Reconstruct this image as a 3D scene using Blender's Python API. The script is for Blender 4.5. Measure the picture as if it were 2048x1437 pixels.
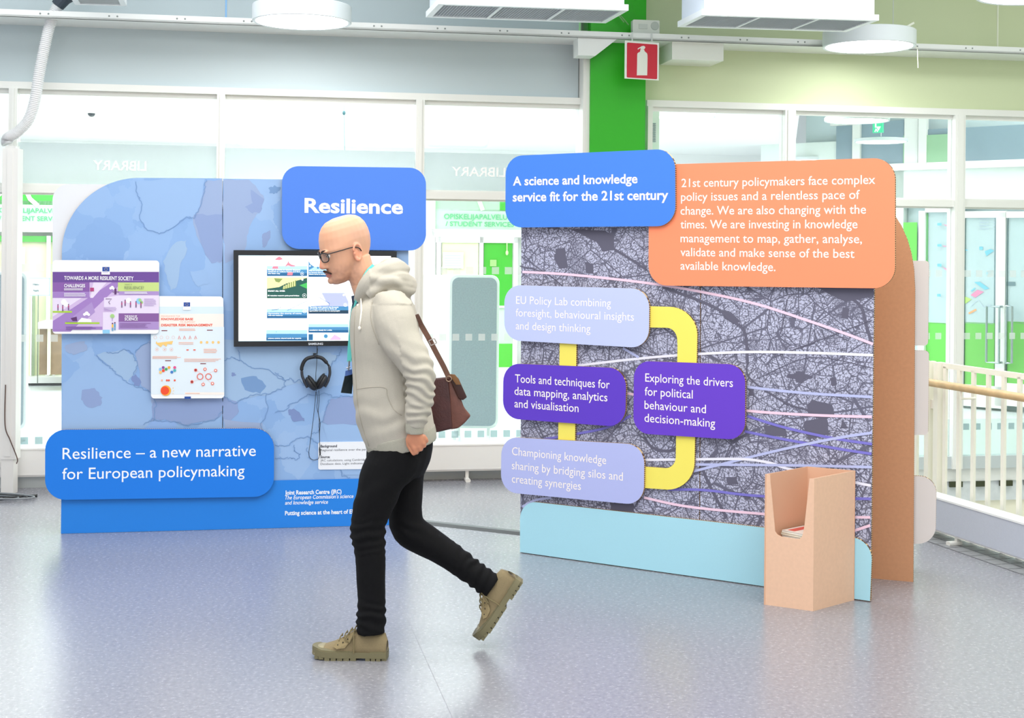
import bpy, bmesh, math, random
import numpy as np
from mathutils import Vector, Matrix, noise
from mathutils.bvhtree import BVHTree
random.seed(7)
for o in list(bpy.data.objects): bpy.data.objects.remove(o)
SC = bpy.context.scene
COL = SC.collection

# ------------------------------------------------------------ camera
F = 2700.0; CX = 1024.0; CY = 500.0; CH = 1.58; ROLL = 0.009
cam_d = bpy.data.cameras.new('camera'); cam = bpy.data.objects.new('camera', cam_d); COL.objects.link(cam)
cam_d.sensor_fit = 'HORIZONTAL'; cam_d.sensor_width = 36.0; cam_d.lens = 36.0*F/2048
cam_d.shift_y = -(718.5-CY)/2048; cam_d.clip_end = 200
cr, sr = math.cos(ROLL), math.sin(ROLL)
RGT = Vector((cr, 0, sr)); UPV = Vector((-sr, 0, cr)); FWD = Vector((0, 1, 0)); EYE = Vector((0, 0, CH))
m = Matrix.Identity(4)
for i in range(3):
    m[i][0] = RGT[i]; m[i][1] = UPV[i]; m[i][2] = -FWD[i]; m[i][3] = EYE[i]
cam.matrix_world = m
SC.camera = cam
SC.view_settings.view_transform = 'Standard'; SC.view_settings.look = 'None'
SC.view_settings.gamma = 1; SC.view_settings.use_curve_mapping = False
SC.view_settings.exposure = 0.45

# ------------------------------------------------------------ daylight and added fill lights
w = bpy.data.worlds.new('world'); SC.world = w; w.use_nodes = True
w.node_tree.nodes['Background'].inputs[0].default_value = (0.93, 0.96, 1.0, 1)
w.node_tree.nodes['Background'].inputs[1].default_value = 0.95
def area(name, loc, sx, sy, power, rot=(0, 0, 0), color=(1, 1, 1)):
    l = bpy.data.lights.new(name, 'AREA'); l.shape = 'RECTANGLE'; l.size = sx; l.size_y = sy; l.energy = power; l.color = color
    o = bpy.data.objects.new(name, l); COL.objects.link(o); o.location = loc; o.rotation_euler = rot
    return o
area('room_fill_light', (-1.5, 4.2, 3.7), 3.5, 3.0, 95, color=(1.0, 0.98, 0.95))  # unseen area lights added under the ceiling to fill the room
area('room_fill_light', (1.9, 4.0, 3.7), 3.0, 3.0, 75, color=(1.0, 0.99, 0.93))
area('room_fill_light', (0.0, -0.5, 3.7), 5.0, 2.0, 90, color=(0.97, 0.98, 1.0))
area('room_fill_light', (0.6, 7.3, 3.9), 8.5, 1.2, 105, color=(0.97, 0.99, 1.0))  # added to brighten the glazing wall, frames and heaters
area('library_fill_light', (-3.0, 12.5, 2.785), 5.5, 4.5, 235, color=(1.0, 1.0, 1.0))  # area lights added to make the library glare white
area('library_fill_light', (1.3, 12.2, 2.785), 2.4, 4.0, 95, color=(1.0, 1.0, 1.0))
area('library_fill_light', (5.6, 11.6, 3.8), 3.0, 3.0, 75, color=(1.0, 1.0, 1.0))

# ------------------------------------------------------------ geometry helpers
def ray(px, py):
    d = FWD + RGT*((px-CX)/F) - UPV*((py-CY)/F)
    return d
def at(px, py, Y):
    d = ray(px, py); return EYE + d*(Y/d.y)
def hitz(px, py, z=0.0):
    d = ray(px, py); return EYE + d*((z-CH)/d.z)
class Plane:
    def __init__(s, A, B):
        s.A = Vector((A[0], A[1], 0)); B = Vector((B[0], B[1], 0))
        s.u = (B-s.A).normalized(); s.n = Vector((s.u.y, -s.u.x, 0))
        if s.n.dot(EYE-s.A) < 0: s.n = -s.n
        M = Matrix.Identity(4)
        for i in range(3):
            M[i][0] = s.u[i]; M[i][1] = -s.n[i]; M[i][2] = (0, 0, 1)[i]; M[i][3] = s.A[i]
        s.M = M
    def loc(s, px, py, off=0.0):
        d = ray(px, py); P0 = s.A + s.n*off
        t = (P0-EYE).dot(s.n)/d.dot(s.n); P = EYE + d*t
        return ((P-s.A).dot(s.u), P.z)
    def world(s, x, z, off=0.0):
        return s.A + s.u*x + s.n*off + Vector((0, 0, z))
def fl(px, py): return hitz(px, py, 0)

def lin(c):
    return tuple((v/12.92 if v <= 0.04045 else ((v+0.055)/1.055)**2.4) for v in c)
def hexc(h):
    h = h.lstrip('#'); return lin(tuple(int(h[i:i+2], 16)/255 for i in (0, 2, 4))) + (1,)

# ------------------------------------------------------------ materials
MATS = {}
def mat(h, rough=0.6, name=None, grain=0.0, gscale=120, bump=0.0, bscale=200, metal=0.0, spec=0.5):
    key = (h, rough, grain, gscale, bump, bscale, metal, spec)
    if key in MATS: return MATS[key]
    M = bpy.data.materials.new(name or 'paint_'+h.strip('#')); M.use_nodes = True
    nt = M.node_tree; b = nt.nodes['Principled BSDF']
    b.inputs['Base Color'].default_value = hexc(h); b.inputs['Roughness'].default_value = rough
    b.inputs['Metallic'].default_value = metal; b.inputs['Specular IOR Level'].default_value = spec
    if grain or bump:
        tc = nt.nodes.new('ShaderNodeTexCoord')
        n = nt.nodes.new('ShaderNodeTexNoise'); n.inputs['Scale'].default_value = gscale; n.inputs['Detail'].default_value = 4
        nt.links.new(tc.outputs['Object'], n.inputs['Vector'])
    if grain:
        r = nt.nodes.new('ShaderNodeMapRange'); r.inputs['From Min'].default_value = 0.3; r.inputs['From Max'].default_value = 0.7
        r.inputs['To Min'].default_value = 1-grain; r.inputs['To Max'].default_value = 1+grain
        nt.links.new(n.outputs['Fac'], r.inputs['Value'])
        mx = nt.nodes.new('ShaderNodeVectorMath'); mx.operation = 'SCALE'
        mx.inputs[0].default_value = hexc(h)[:3]; nt.links.new(r.outputs[0], mx.inputs['Scale'])
        nt.links.new(mx.outputs[0], b.inputs['Base Color'])
    if bump:
        n2 = nt.nodes.new('ShaderNodeTexNoise'); n2.inputs['Scale'].default_value = bscale; n2.inputs['Detail'].default_value = 3
        nt.links.new(tc.outputs['Object'], n2.inputs['Vector'])
        bp = nt.nodes.new('ShaderNodeBump'); bp.inputs['Strength'].default_value = bump; bp.inputs['Distance'].default_value = 0.002
        nt.links.new(n2.outputs['Fac'], bp.inputs['Height']); nt.links.new(bp.outputs[0], b.inputs['Normal'])
    MATS[key] = M
    return M
def emit(h, st):
    key = ('e', h, st)
    if key in MATS: return MATS[key]
    M = bpy.data.materials.new('glow_'+h.strip('#')); M.use_nodes = True; nt = M.node_tree
    b = nt.nodes['Principled BSDF']; b.inputs['Base Color'].default_value = hexc(h)
    b.inputs['Emission Color'].default_value = hexc(h); b.inputs['Emission Strength'].default_value = st
    b.inputs['Roughness'].default_value = 0.4
    MATS[key] = M; return M
def glass(h='#ffffff', gloss=0.06, tint=0.0, tinth='#e8f2f0'):
    key = ('g', h, gloss, tint, tinth)
    if key in MATS: return MATS[key]
    M = bpy.data.materials.new('glass'); M.use_nodes = True; nt = M.node_tree; nt.nodes.clear()
    out = nt.nodes.new('ShaderNodeOutputMaterial'); tr = nt.nodes.new('ShaderNodeBsdfTransparent'); tr.inputs[0].default_value = hexc(h)
    gl = nt.nodes.new('ShaderNodeBsdfGlossy'); gl.inputs['Roughness'].default_value = 0.03
    df = nt.nodes.new('ShaderNodeBsdfDiffuse'); df.inputs[0].default_value = hexc(tinth)
    m1 = nt.nodes.new('ShaderNodeMixShader'); m1.inputs[0].default_value = gloss
    m2 = nt.nodes.new('ShaderNodeMixShader'); m2.inputs[0].default_value = tint
    L = nt.links; L.new(tr.outputs[0], m1.inputs[1]); L.new(gl.outputs[0], m1.inputs[2])
    L.new(m1.outputs[0], m2.inputs[1]); L.new(df.outputs[0], m2.inputs[2]); L.new(m2.outputs[0], out.inputs[0])
    MATS[key] = M; return M

def nd(nt, t, **kw):
    n = nt.nodes.new(t)
    for k, v in kw.items(): setattr(n, k, v)
    return n
def floor_mat():
    M = bpy.data.materials.new('mottled_vinyl'); M.use_nodes = True; nt = M.node_tree; L = nt.links
    b = nt.nodes['Principled BSDF']; tc = nd(nt, 'ShaderNodeTexCoord')
    n1 = nd(nt, 'ShaderNodeTexNoise'); n1.inputs['Scale'].default_value = 60; n1.inputs['Detail'].default_value = 7; n1.inputs['Roughness'].default_value = 0.7
    n2 = nd(nt, 'ShaderNodeTexNoise'); n2.inputs['Scale'].default_value = 1.2; n2.inputs['Detail'].default_value = 3
    v = nd(nt, 'ShaderNodeTexVoronoi'); v.inputs['Scale'].default_value = 60
    for n in (n1, n2, v): L.new(tc.outputs['Object'], n.inputs['Vector'])
    cr1 = nd(nt, 'ShaderNodeValToRGB')
    e = cr1.color_ramp.elements; e[0].position = 0.36; e[0].color = hexc('#7d7d86'); e[1].position = 0.66; e[1].color = hexc('#9e9ea6')
    L.new(n1.outputs['Fac'], cr1.inputs[0])
    cr2 = nd(nt, 'ShaderNodeValToRGB'); e = cr2.color_ramp.elements
    e[0].position = 0.0; e[0].color = (.4, .4, .4, 1); e[1].position = 0.2; e[1].color = (0, 0, 0, 1)
    L.new(v.outputs['Distance'], cr2.inputs[0])
    n3 = nd(nt, 'ShaderNodeTexNoise'); n3.inputs['Scale'].default_value = 14; L.new(tc.outputs['Object'], n3.inputs['Vector'])
    mu = nd(nt, 'ShaderNodeMath', operation='MULTIPLY'); L.new(cr2.outputs[0], mu.inputs[0]); L.new(n3.outputs['Fac'], mu.inputs[1])
    mx = nd(nt, 'ShaderNodeMix', data_type='RGBA'); L.new(mu.outputs[0], mx.inputs['Factor'])
    L.new(cr1.outputs[0], mx.inputs['A']); mx.inputs['B'].default_value = hexc('#bcbcc4')
    L.new(mx.outputs['Result'], b.inputs['Base Color'])
    mr = nd(nt, 'ShaderNodeMapRange'); mr.inputs['To Min'].default_value = 0.25; mr.inputs['To Max'].default_value = 0.29
    L.new(n1.outputs['Fac'], mr.inputs['Value']); L.new(mr.outputs[0], b.inputs['Roughness'])
    b.inputs['Specular IOR Level'].default_value = 1.0
    bp = nd(nt, 'ShaderNodeBump'); bp.inputs['Strength'].default_value = 0.05; bp.inputs['Distance'].default_value = 0.001
    L.new(n1.outputs['Fac'], bp.inputs['Height']); L.new(bp.outputs[0], b.inputs['Normal'])
    return M
def card_edge_mat():
    M = bpy.data.materials.new('corrugated_edge'); M.use_nodes = True; nt = M.node_tree; L = nt.links
    b = nt.nodes['Principled BSDF']; tc = nd(nt, 'ShaderNodeTexCoord'); sp = nd(nt, 'ShaderNodeSeparateXYZ')
    L.new(tc.outputs['Object'], sp.inputs[0])
    ad = nd(nt, 'ShaderNodeMath', operation='ADD'); L.new(sp.outputs['Z'], ad.inputs[0])
    L.new(sp.outputs['X'], ad.inputs[1])
    ml = nd(nt, 'ShaderNodeMath', operation='MULTIPLY'); L.new(ad.outputs[0], ml.inputs[0]); ml.inputs[1].default_value = 620
    sn = nd(nt, 'ShaderNodeMath', operation='SINE'); L.new(ml.outputs[0], sn.inputs[0])
    cr = nd(nt, 'ShaderNodeValToRGB'); e = cr.color_ramp.elements
    e[0].position = 0.3; e[0].color = hexc('#6b4a30'); e[1].position = 0.62; e[1].color = hexc('#e2c08c')
    L.new(sn.outputs[0], cr.inputs[0]); L.new(cr.outputs[0], b.inputs['Base Color']); b.inputs['Roughness'].default_value = 0.85
    return M
def city_mat():
    M = bpy.data.materials.new('aerial_city_print'); M.use_nodes = True; nt = M.node_tree; L = nt.links
    b = nt.nodes['Principled BSDF']; b.inputs['Roughness'].default_value = 0.65
    tc = nd(nt, 'ShaderNodeTexCoord')
    sx = nd(nt, 'ShaderNodeSeparateXYZ'); L.new(tc.outputs['Object'], sx.inputs[0])
    cb = nd(nt, 'ShaderNodeCombineXYZ'); L.new(sx.outputs['X'], cb.inputs['X']); L.new(sx.outputs['Z'], cb.inputs['Y'])
    P = cb.outputs[0]
    vd = nd(nt, 'ShaderNodeTexVoronoi'); vd.inputs['Scale'].default_value = 7.5; L.new(P, vd.inputs['Vector'])
    sc = nd(nt, 'ShaderNodeSeparateColor'); L.new(vd.outputs['Color'], sc.inputs[0])
    an = nd(nt, 'ShaderNodeMath', operation='MULTIPLY'); L.new(sc.outputs[0], an.inputs[0]); an.inputs[1].default_value = 6.28
    ro = nd(nt, 'ShaderNodeVectorRotate', rotation_type='Z_AXIS'); L.new(P, ro.inputs['Vector']); L.new(an.outputs[0], ro.inputs['Angle'])
    sq = nd(nt, 'ShaderNodeMapping'); sq.inputs['Scale'].default_value = (1.0, 2.1, 1.0); L.new(ro.outputs[0], sq.inputs['Vector'])
    vb = nd(nt, 'ShaderNodeTexVoronoi', feature='DISTANCE_TO_EDGE'); vb.inputs['Scale'].default_value = 31; vb.inputs['Randomness'].default_value = 0.85
    L.new(sq.outputs[0], vb.inputs['Vector'])
    rb = nd(nt, 'ShaderNodeValToRGB'); e = rb.color_ramp.elements
    e[0].position = 0.0; e[0].color = (.12, .12, .12, 1); e[1].position = 0.5; e[1].color = (.25, .25, .25, 1)
    for ps, cv in ((.035, .2), (.075, 1.0), (.27, 1.0), (.34, .2)): ee = rb.color_ramp.elements.new(ps); ee.color = (cv, cv, cv, 1)
    L.new(vb.outputs['Distance'], rb.inputs[0])
    nf = nd(nt, 'ShaderNodeTexNoise'); nf.inputs['Scale'].default_value = 130; nf.inputs['Detail'].default_value = 2; L.new(P, nf.inputs['Vector'])
    rf = nd(nt, 'ShaderNodeMapRange'); rf.inputs['From Min'].default_value = .36; rf.inputs['From Max'].default_value = .56
    rf.inputs['To Min'].default_value = 0.25; rf.inputs['To Max'].default_value = 1.0; L.new(nf.outputs['Fac'], rf.inputs['Value'])
    m1 = nd(nt, 'ShaderNodeMath', operation='MULTIPLY'); L.new(rb.outputs[0], m1.inputs[0]); L.new(rf.outputs[0], m1.inputs[1])
    last = m1.outputs[0]
    for scl, wd, seed in ((7.5, .010, 0), (14, .014, 3.3), (3.1, .006, 9.1)):
        mp = nd(nt, 'ShaderNodeMapping'); mp.inputs['Location'].default_value = (seed, 0, 0); L.new(P, mp.inputs['Vector'])
        ve = nd(nt, 'ShaderNodeTexVoronoi', feature='DISTANCE_TO_EDGE'); ve.inputs['Scale'].default_value = scl; L.new(mp.outputs[0], ve.inputs['Vector'])
        g = nd(nt, 'ShaderNodeMapRange'); g.inputs['From Min'].default_value = wd; g.inputs['From Max'].default_value = wd*1.9; L.new(ve.outputs['Distance'], g.inputs['Value'])
        mm = nd(nt, 'ShaderNodeMath', operation='MULTIPLY'); L.new(last, mm.inputs[0]); L.new(g.outputs[0], mm.inputs[1]); last = mm.outputs[0]
    nl = nd(nt, 'ShaderNodeTexNoise'); nl.inputs['Scale'].default_value = 5; nl.inputs['Detail'].default_value = 2; L.new(P, nl.inputs['Vector'])
    gl = nd(nt, 'ShaderNodeMapRange'); gl.inputs['From Min'].default_value = .34; gl.inputs['From Max'].default_value = .44; gl.inputs['To Min'].default_value = .55
    L.new(nl.outputs['Fac'], gl.inputs['Value'])
    mm = nd(nt, 'ShaderNodeMath', operation='MULTIPLY'); L.new(last, mm.inputs[0]); L.new(gl.outputs[0], mm.inputs[1])
    cr = nd(nt, 'ShaderNodeValToRGB'); e = cr.color_ramp.elements
    e[0].position = 0.1; e[0].color = hexc('#636276'); e[1].position = 0.8; e[1].color = hexc('#c2c4dc')
    L.new(mm.outputs[0], cr.inputs[0]); L.new(cr.outputs[0], b.inputs['Base Color'])
    return M
def map_mat():
    M = bpy.data.materials.new('pale_blue_map_print'); M.use_nodes = True; nt = M.node_tree; L = nt.links
    b = nt.nodes['Principled BSDF']; b.inputs['Roughness'].default_value = 0.6
    tc = nd(nt, 'ShaderNodeTexCoord')
    n = nd(nt, 'ShaderNodeTexNoise'); n.inputs['Scale'].default_value = 6; n.inputs['Detail'].default_value = 6; L.new(tc.outputs['Object'], n.inputs['Vector'])
    mx = nd(nt, 'ShaderNodeMix', data_type='RGBA', blend_type='LINEAR_LIGHT'); mx.inputs['Factor'].default_value = 0.12
    L.new(tc.outputs['Object'], mx.inputs['A']); L.new(n.outputs['Color'], mx.inputs['B'])
    v = nd(nt, 'ShaderNodeTexVoronoi'); v.inputs['Scale'].default_value = 5.5; L.new(mx.outputs['Result'], v.inputs['Vector'])
    s = nd(nt, 'ShaderNodeSeparateColor'); L.new(v.outputs['Color'], s.inputs[0])
    cr = nd(nt, 'ShaderNodeValToRGB'); e = cr.color_ramp.elements
    e[0].position = 0; e[0].color = hexc('#85a9da'); e[1].position = 1; e[1].color = hexc('#9ab9e2')
    ee = cr.color_ramp.elements.new(.5); ee.color = hexc('#8fb2e0')
    L.new(s.outputs[0], cr.inputs[0]); L.new(cr.outputs[0], b.inputs['Base Color'])
    return M
FLOORM = floor_mat(); EDGE = card_edge_mat(); CITY = city_mat(); MAPM = map_mat()

# ------------------------------------------------------------ mesh helpers
def link(o, parent=None):
    COL.objects.link(o)
    if parent is not None: o.parent = parent
    return o
def mesh_obj(name, V, Fc, mats, parent=None, smooth=False, midx=None):
    me = bpy.data.meshes.new(name); me.from_pydata([tuple(v) for v in V], [], Fc)
    if not isinstance(mats, (list, tuple)): mats = [mats]
    for m_ in mats: me.materials.append(m_)
    if midx is not None:
        for p, i in zip(me.polygons, midx): p.material_index = i
    if smooth:
        for p in me.polygons: p.use_smooth = True
    me.update(); o = bpy.data.objects.new(name, me)
    return link(o, parent)
def empty(name, M=None, loc=None, parent=None):
    o = bpy.data.objects.new(name, None); o.empty_display_size = .1
    if M is not None: o.matrix_world = M
    if loc is not None: o.location = loc
    return link(o, parent)
def tag(o, label=None, cat=None, group=None, kind=None):
    if label: o['label'] = label
    if cat: o['category'] = cat
    if group: o['group'] = group
    if kind: o['kind'] = kind
    return o
class MB:
    def __init__(s): s.V = []; s.F = []; s.I = []; s.marks = []
    def add(s, V, Fc, i=0):
        k = len(s.V); s.V += [Vector(v) for v in V]; s.F += [tuple(a+k for a in f) for f in Fc]; s.I += [i]*len(Fc)
    def box(s, a, b, i=0):
        x0, y0, z0 = a; x1, y1, z1 = b
        s.add([(x0,y0,z0),(x1,y0,z0),(x1,y1,z0),(x0,y1,z0),(x0,y0,z1),(x1,y0,z1),(x1,y1,z1),(x0,y1,z1)],
              [(0,3,2,1),(4,5,6,7),(0,1,5,4),(1,2,6,5),(2,3,7,6),(3,0,4,7)], i)
    def prism(s, pts, y0, y1, fi=0, si=1, bi=2):
        n = len(pts)
        ar = sum(pts[i][0]*pts[(i+1)%n][1]-pts[(i+1)%n][0]*pts[i][1] for i in range(n))
        if ar < 0: pts = pts[::-1]
        V = [(p[0], y0, p[1]) for p in pts]+[(p[0], y1, p[1]) for p in pts]
        k = len(s.V); s.V += [Vector(v) for v in V]
        s.F.append(tuple(range(k, k+n))); s.I.append(fi)
        s.F.append(tuple(range(k+2*n-1, k+n-1, -1))); s.I.append(bi)
        for i in range(n):
            j = (i+1) % n
            s.F.append((k+i, k+n+i, k+n+j, k+j)); s.I.append(si)
    def flat(s, pts, y, i=0):
        n = len(pts)
        ar = sum(pts[a][0]*pts[(a+1)%n][1]-pts[(a+1)%n][0]*pts[a][1] for a in range(n))
        if ar < 0: pts = pts[::-1]
        s.add([(p[0], y, p[1]) for p in pts], [tuple(range(n))], i)
    def ribbon(s, pts, wd, y, i=0):
        n = len(pts); V = []
        for k in range(n):
            a = Vector(pts[max(0, k-1)]); b = Vector(pts[min(n-1, k+1)]); t = (b-a).normalized(); q = Vector((-t.y, t.x))*wd/2
            p = Vector(pts[k]); V += [(p.x+q.x, y, p.y+q.y), (p.x-q.x, y, p.y-q.y)]
        s.add(V, [(2*k, 2*k+1, 2*k+3, 2*k+2) for k in range(n-1)], i)
    def tube(s, pts, r, n=8, i=0, caps=True, flat=None):
        pts = [Vector(p) for p in pts]; m_ = len(pts); R = r if isinstance(r, (list, tuple)) else [r]*m_
        V = []; prev = None
        for k in range(m_):
            t = (pts[min(m_-1, k+1)]-pts[max(0, k-1)]).normalized()
            if prev is None:
                a = Vector((0, 0, 1)) if abs(t.z) < .9 else Vector((1, 0, 0)); x = t.cross(a).normalized()
            else: x = (prev - t*prev.dot(t)).normalized()
            prev = x; y = t.cross(x)
            for j in range(n):
                an = 2*math.pi*j/n; V.append(pts[k]+x*(R[k]*math.cos(an))+y*(R[k]*math.sin(an)))
        Fc = [(k*n+j, k*n+(j+1)%n, (k+1)*n+(j+1)%n, (k+1)*n+j) for k in range(m_-1) for j in range(n)]
        if caps: Fc += [tuple(range(n-1, -1, -1)), tuple(range((m_-1)*n, m_*n))]
        s.add(V, Fc, i)
    def ellipsoid(s, c, ax, n=16, k=10, i=0, R=None):
        V = [];
        for a in range(k+1):
            th = math.pi*a/k
            for b in range(n):
                ph = 2*math.pi*b/n; v = Vector((ax[0]*math.sin(th)*math.cos(ph), ax[1]*math.sin(th)*math.sin(ph), ax[2]*math.cos(th)))
                if R is not None: v = R @ v
                V.append(Vector(c)+v)
        Fc = [(a*n+b, (a+1)*n+b, (a+1)*n+(b+1)%n, a*n+(b+1)%n) for a in range(k) for b in range(n)]
        s.add(V, Fc, i)
    def lathe(s, prof, c=(0, 0, 0), n=32, i=0, ip=None):
        V = [(c[0]+r*math.cos(2*math.pi*j/n), c[1]+r*math.sin(2*math.pi*j/n), c[2]+z) for r, z in prof for j in range(n)]
        Fc = [(k*n+j, k*n+(j+1)%n, (k+1)*n+(j+1)%n, (k+1)*n+j) for k in range(len(prof)-1) for j in range(n)]
        s.add(V, Fc, i)
    def obj(s, name, mats, parent=None, smooth=False):
        if name == 'lettering' and len(s.marks) > 1:
            mk = s.marks+[(len(s.V), len(s.F))]; o = None
            for (v0, f0), (v1, f1) in zip(mk, mk[1:]):
                o = mesh_obj(name, s.V[v0:v1], [tuple(q-v0 for q in f) for f in s.F[f0:f1]], mats, parent, smooth, s.I[f0:f1])
            return o
        return mesh_obj(name, s.V, s.F, mats, parent, smooth, s.I)
def shade_auto(o, ang=35):
    me = o.data
    for p in me.polygons: p.use_smooth = True
    me.set_sharp_from_angle(angle=math.radians(ang))
def round_poly(pts, r, seg=8):
    n = len(pts); R = r if isinstance(r, (list, tuple)) else [r]*n; out = []
    for i in range(n):
        p = Vector(pts[i]); a = Vector(pts[i-1]); b = Vector(pts[(i+1) % n])
        if R[i] <= 0: out.append(tuple(p)); continue
        d1 = (a-p); d2 = (b-p); rr = min(R[i], d1.length*.48, d2.length*.48); d1.normalize(); d2.normalize()
        p0 = p+d1*rr; p2 = p+d2*rr
        for k in range(seg+1):
            t = k/seg; c = math.cos(math.radians(45))
            w1 = 2*(1-t)*t*c; w0 = (1-t)**2; w2 = t*t
            q = (p0*w0+p*w1+p2*w2)/(w0+w1+w2); out.append(tuple(q))
    return out
def jag(pts, amp, sub=5, closed=False, seed=0):
    rnd = random.Random(seed); out = []; n = len(pts)
    for i in range(n if closed else n-1):
        a = Vector(pts[i]); b = Vector(pts[(i+1) % n])
        for k in range(sub):
            q = a.lerp(b, k/sub)
            if k: q += Vector((rnd.uniform(-amp, amp), rnd.uniform(-amp, amp)))
            out.append(tuple(q))
    if not closed: out.append(tuple(pts[-1]))
    return out
def smooth_line(pts, seg=8):
    out = []; n = len(pts); P = [Vector(p) for p in pts]
    for i in range(n-1):
        p0 = P[max(0, i-1)]; p1 = P[i]; p2 = P[i+1]; p3 = P[min(n-1, i+2)]
        for k in range(seg):
            t = k/seg
            out.append(0.5*((2*p1)+(-p0+p2)*t+(2*p0-5*p1+4*p2-p3)*t*t+(-p0+3*p1-3*p2+p3)*t**3))
    out.append(P[-1]); return out

_tc = {}
def text_geo(s, bold=0.0, shear=0.0):
    k = (s, bold, shear)
    if k in _tc: return _tc[k]
    cu = bpy.data.curves.new('t', 'FONT'); cu.body = s; cu.size = 1.0; cu.offset = bold; cu.shear = shear; cu.resolution_u = 3
    o = bpy.data.objects.new('t', cu); COL.objects.link(o)
    dg = bpy.context.evaluated_depsgraph_get(); me = bpy.data.meshes.new_from_object(o.evaluated_get(dg))
    V = np.array([v.co[:2] for v in me.vertices]); Fc = [tuple(p.vertices) for p in me.polygons]
    bpy.data.objects.remove(o); bpy.data.curves.remove(cu); bpy.data.meshes.remove(me)
    _tc[k] = (V, Fc); return V, Fc
CAP = None
def text_on(mb, s, x0, x1, zb, cap, y, i=0, bold=0.0, shear=0.0, mirror=False):
    global CAP
    if CAP is None: CAP = text_geo('E')[0][:, 1].max()
    V, Fc = text_geo(s, bold, shear)
    if not len(V): return
    a = V[:, 0].min(); b = V[:, 0].max()
    X = x0+(V[:, 0]-a)/(b-a)*(x1-x0); Z = zb+V[:, 1]*(cap/CAP)
    if mirror: X = x1+x0-X
    mb.marks.append((len(mb.V), len(mb.F)))
    mb.add([(p, y, q) for p, q in zip(X, Z)], Fc if not mirror else [f[::-1] for f in Fc], i)
def ptext(mb, pl, s, px0, py0, px1, caps_px, off, i=0, bold=0.0, shear=0.0, mirror=False, yy=None):
    x0, z0 = pl.loc(px0, py0, off); x1, _ = pl.loc(px1, py0, off); _, z1 = pl.loc(px0, py0-caps_px, off)
    text_on(mb, s, x0, x1, z0, z1-z0, -off-0.0006, i, bold, shear, mirror)
def board(name, pl, corners, r_px, front, thick, mats, parent, seg=8):
    """corners in the photograph on the board's front face; front = distance of that face from the plane"""
    pts = [pl.loc(x, y, front) for x, y in corners]
    sc = (Vector(pl.loc(corners[0][0]+10, corners[0][1], front))-Vector(pl.loc(corners[0][0], corners[0][1], front))).length/10
    R = [q*sc for q in r_px] if isinstance(r_px, (list, tuple)) else r_px*sc
    mb = MB(); mb.prism(round_poly(pts, R, seg), -front, -front+thick)
    return mb.obj(name, mats, parent)
# ------------------------------------------------------------ setting: planes of the room
def yh(px): return CY+ROLL*(px-CX)
GA = fl(0, yh(0)+CH*306.8); GB = fl(2048, yh(2048)+CH*268.5)
GL = Plane(GA, GB)
FA = fl(0, yh(0)+CH*177)
FAR = Plane(FA, FA+GL.u*10)
def gz(px, py, off=0): return GL.loc(px, py, off)[1]
def gx(px, py=500, off=0): return GL.loc(px, py, off)[0]
def gobj(mb, name, mats, kind='structure', parent=None, plane=None):
    o = mb.obj(name, mats, parent)
    if parent is None: o.matrix_world = (plane or GL).M.copy()
    if kind: o['kind'] = kind
    return o
WHITE = mat('#ecebe6', .5); WHT2 = mat('#f6f6f4', .5); FRAME = mat('#eaebe6', .45); ALU = mat('#d5d9d8', .35, metal=.2)

E1 = fl(1870, 1063); E2 = fl(2048, 1123); ed = (E2-E1).normalized()
def meet(P, d, A, u):   # where the line P+t*d meets the line A+s*u
    den = d.x*u.y-d.y*u.x; t = ((A.x-P.x)*u.y-(A.y-P.y)*u.x)/den; return P+d*t
EG = meet(E1, ed, GL.A, GL.u); EN = E2+ed*((E2.y+2.5)/-ed.y)
gl_l = GL.world(-3.5, 0); gl_r = GL.world(13, 0)
mb = MB()
def slab(mb, pts, z0, z1, i=0):
    n = len(pts); ar = sum(pts[a][0]*pts[(a+1)%n][1]-pts[(a+1)%n][0]*pts[a][1] for a in range(n))
    if ar < 0: pts = pts[::-1]
    V = [(p[0], p[1], z1) for p in pts]+[(p[0], p[1], z0) for p in pts]
    mb.add(V, [tuple(range(n)), tuple(range(2*n-1, n-1, -1))]+[(i_, n+i_, n+(i_+1)%n, (i_+1)%n) for i_ in range(n)][::1], i)
slab(mb, [(-6, -2.5), (EN.x, EN.y), (EG.x, EG.y), (gl_l.x, gl_l.y), (-6, gl_l.y)], -0.25, 0)
o = mb.obj('floor', [FLOORM]); o['kind'] = 'structure'
# seam lines welded into the vinyl
mb = MB()
for a, b in (((800, 1205), (905, 1437)), ((1010, 1130), (1290, 1120))):
    A = fl(*a); B = fl(*b); d = (B-A).normalized(); q = Vector((-d.y, d.x, 0))*.0007
    mb.add([A+q+Vector((0,0,.0004)), A-q+Vector((0,0,.0004)), B-q+Vector((0,0,.0004)), B+q+Vector((0,0,.0004))], [(0,1,2,3)])
o = mb.obj('floor_seam', [mat('#8c8c95', .6)]); o.parent = bpy.data.objects['floor']; 
# library floor beyond the glazing
mb = MB(); f0 = GL.world(-5, 0, -.02); f1 = GL.world(13, 0, -.02); f2 = FAR.world(15, 0, -1.5); f3 = FAR.world(-6, 0, -1.5)
slab(mb, [(f0.x, f0.y), (f1.x, f1.y), (f2.x, f2.y), (f3.x, f3.y)], -.25, 0)
o = mb.obj('floor', [mat('#d9dfe2', .3, grain=.06, gscale=20)]); o['kind'] = 'structure'  # bluish grey stands for the door film reflected in the floor
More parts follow.
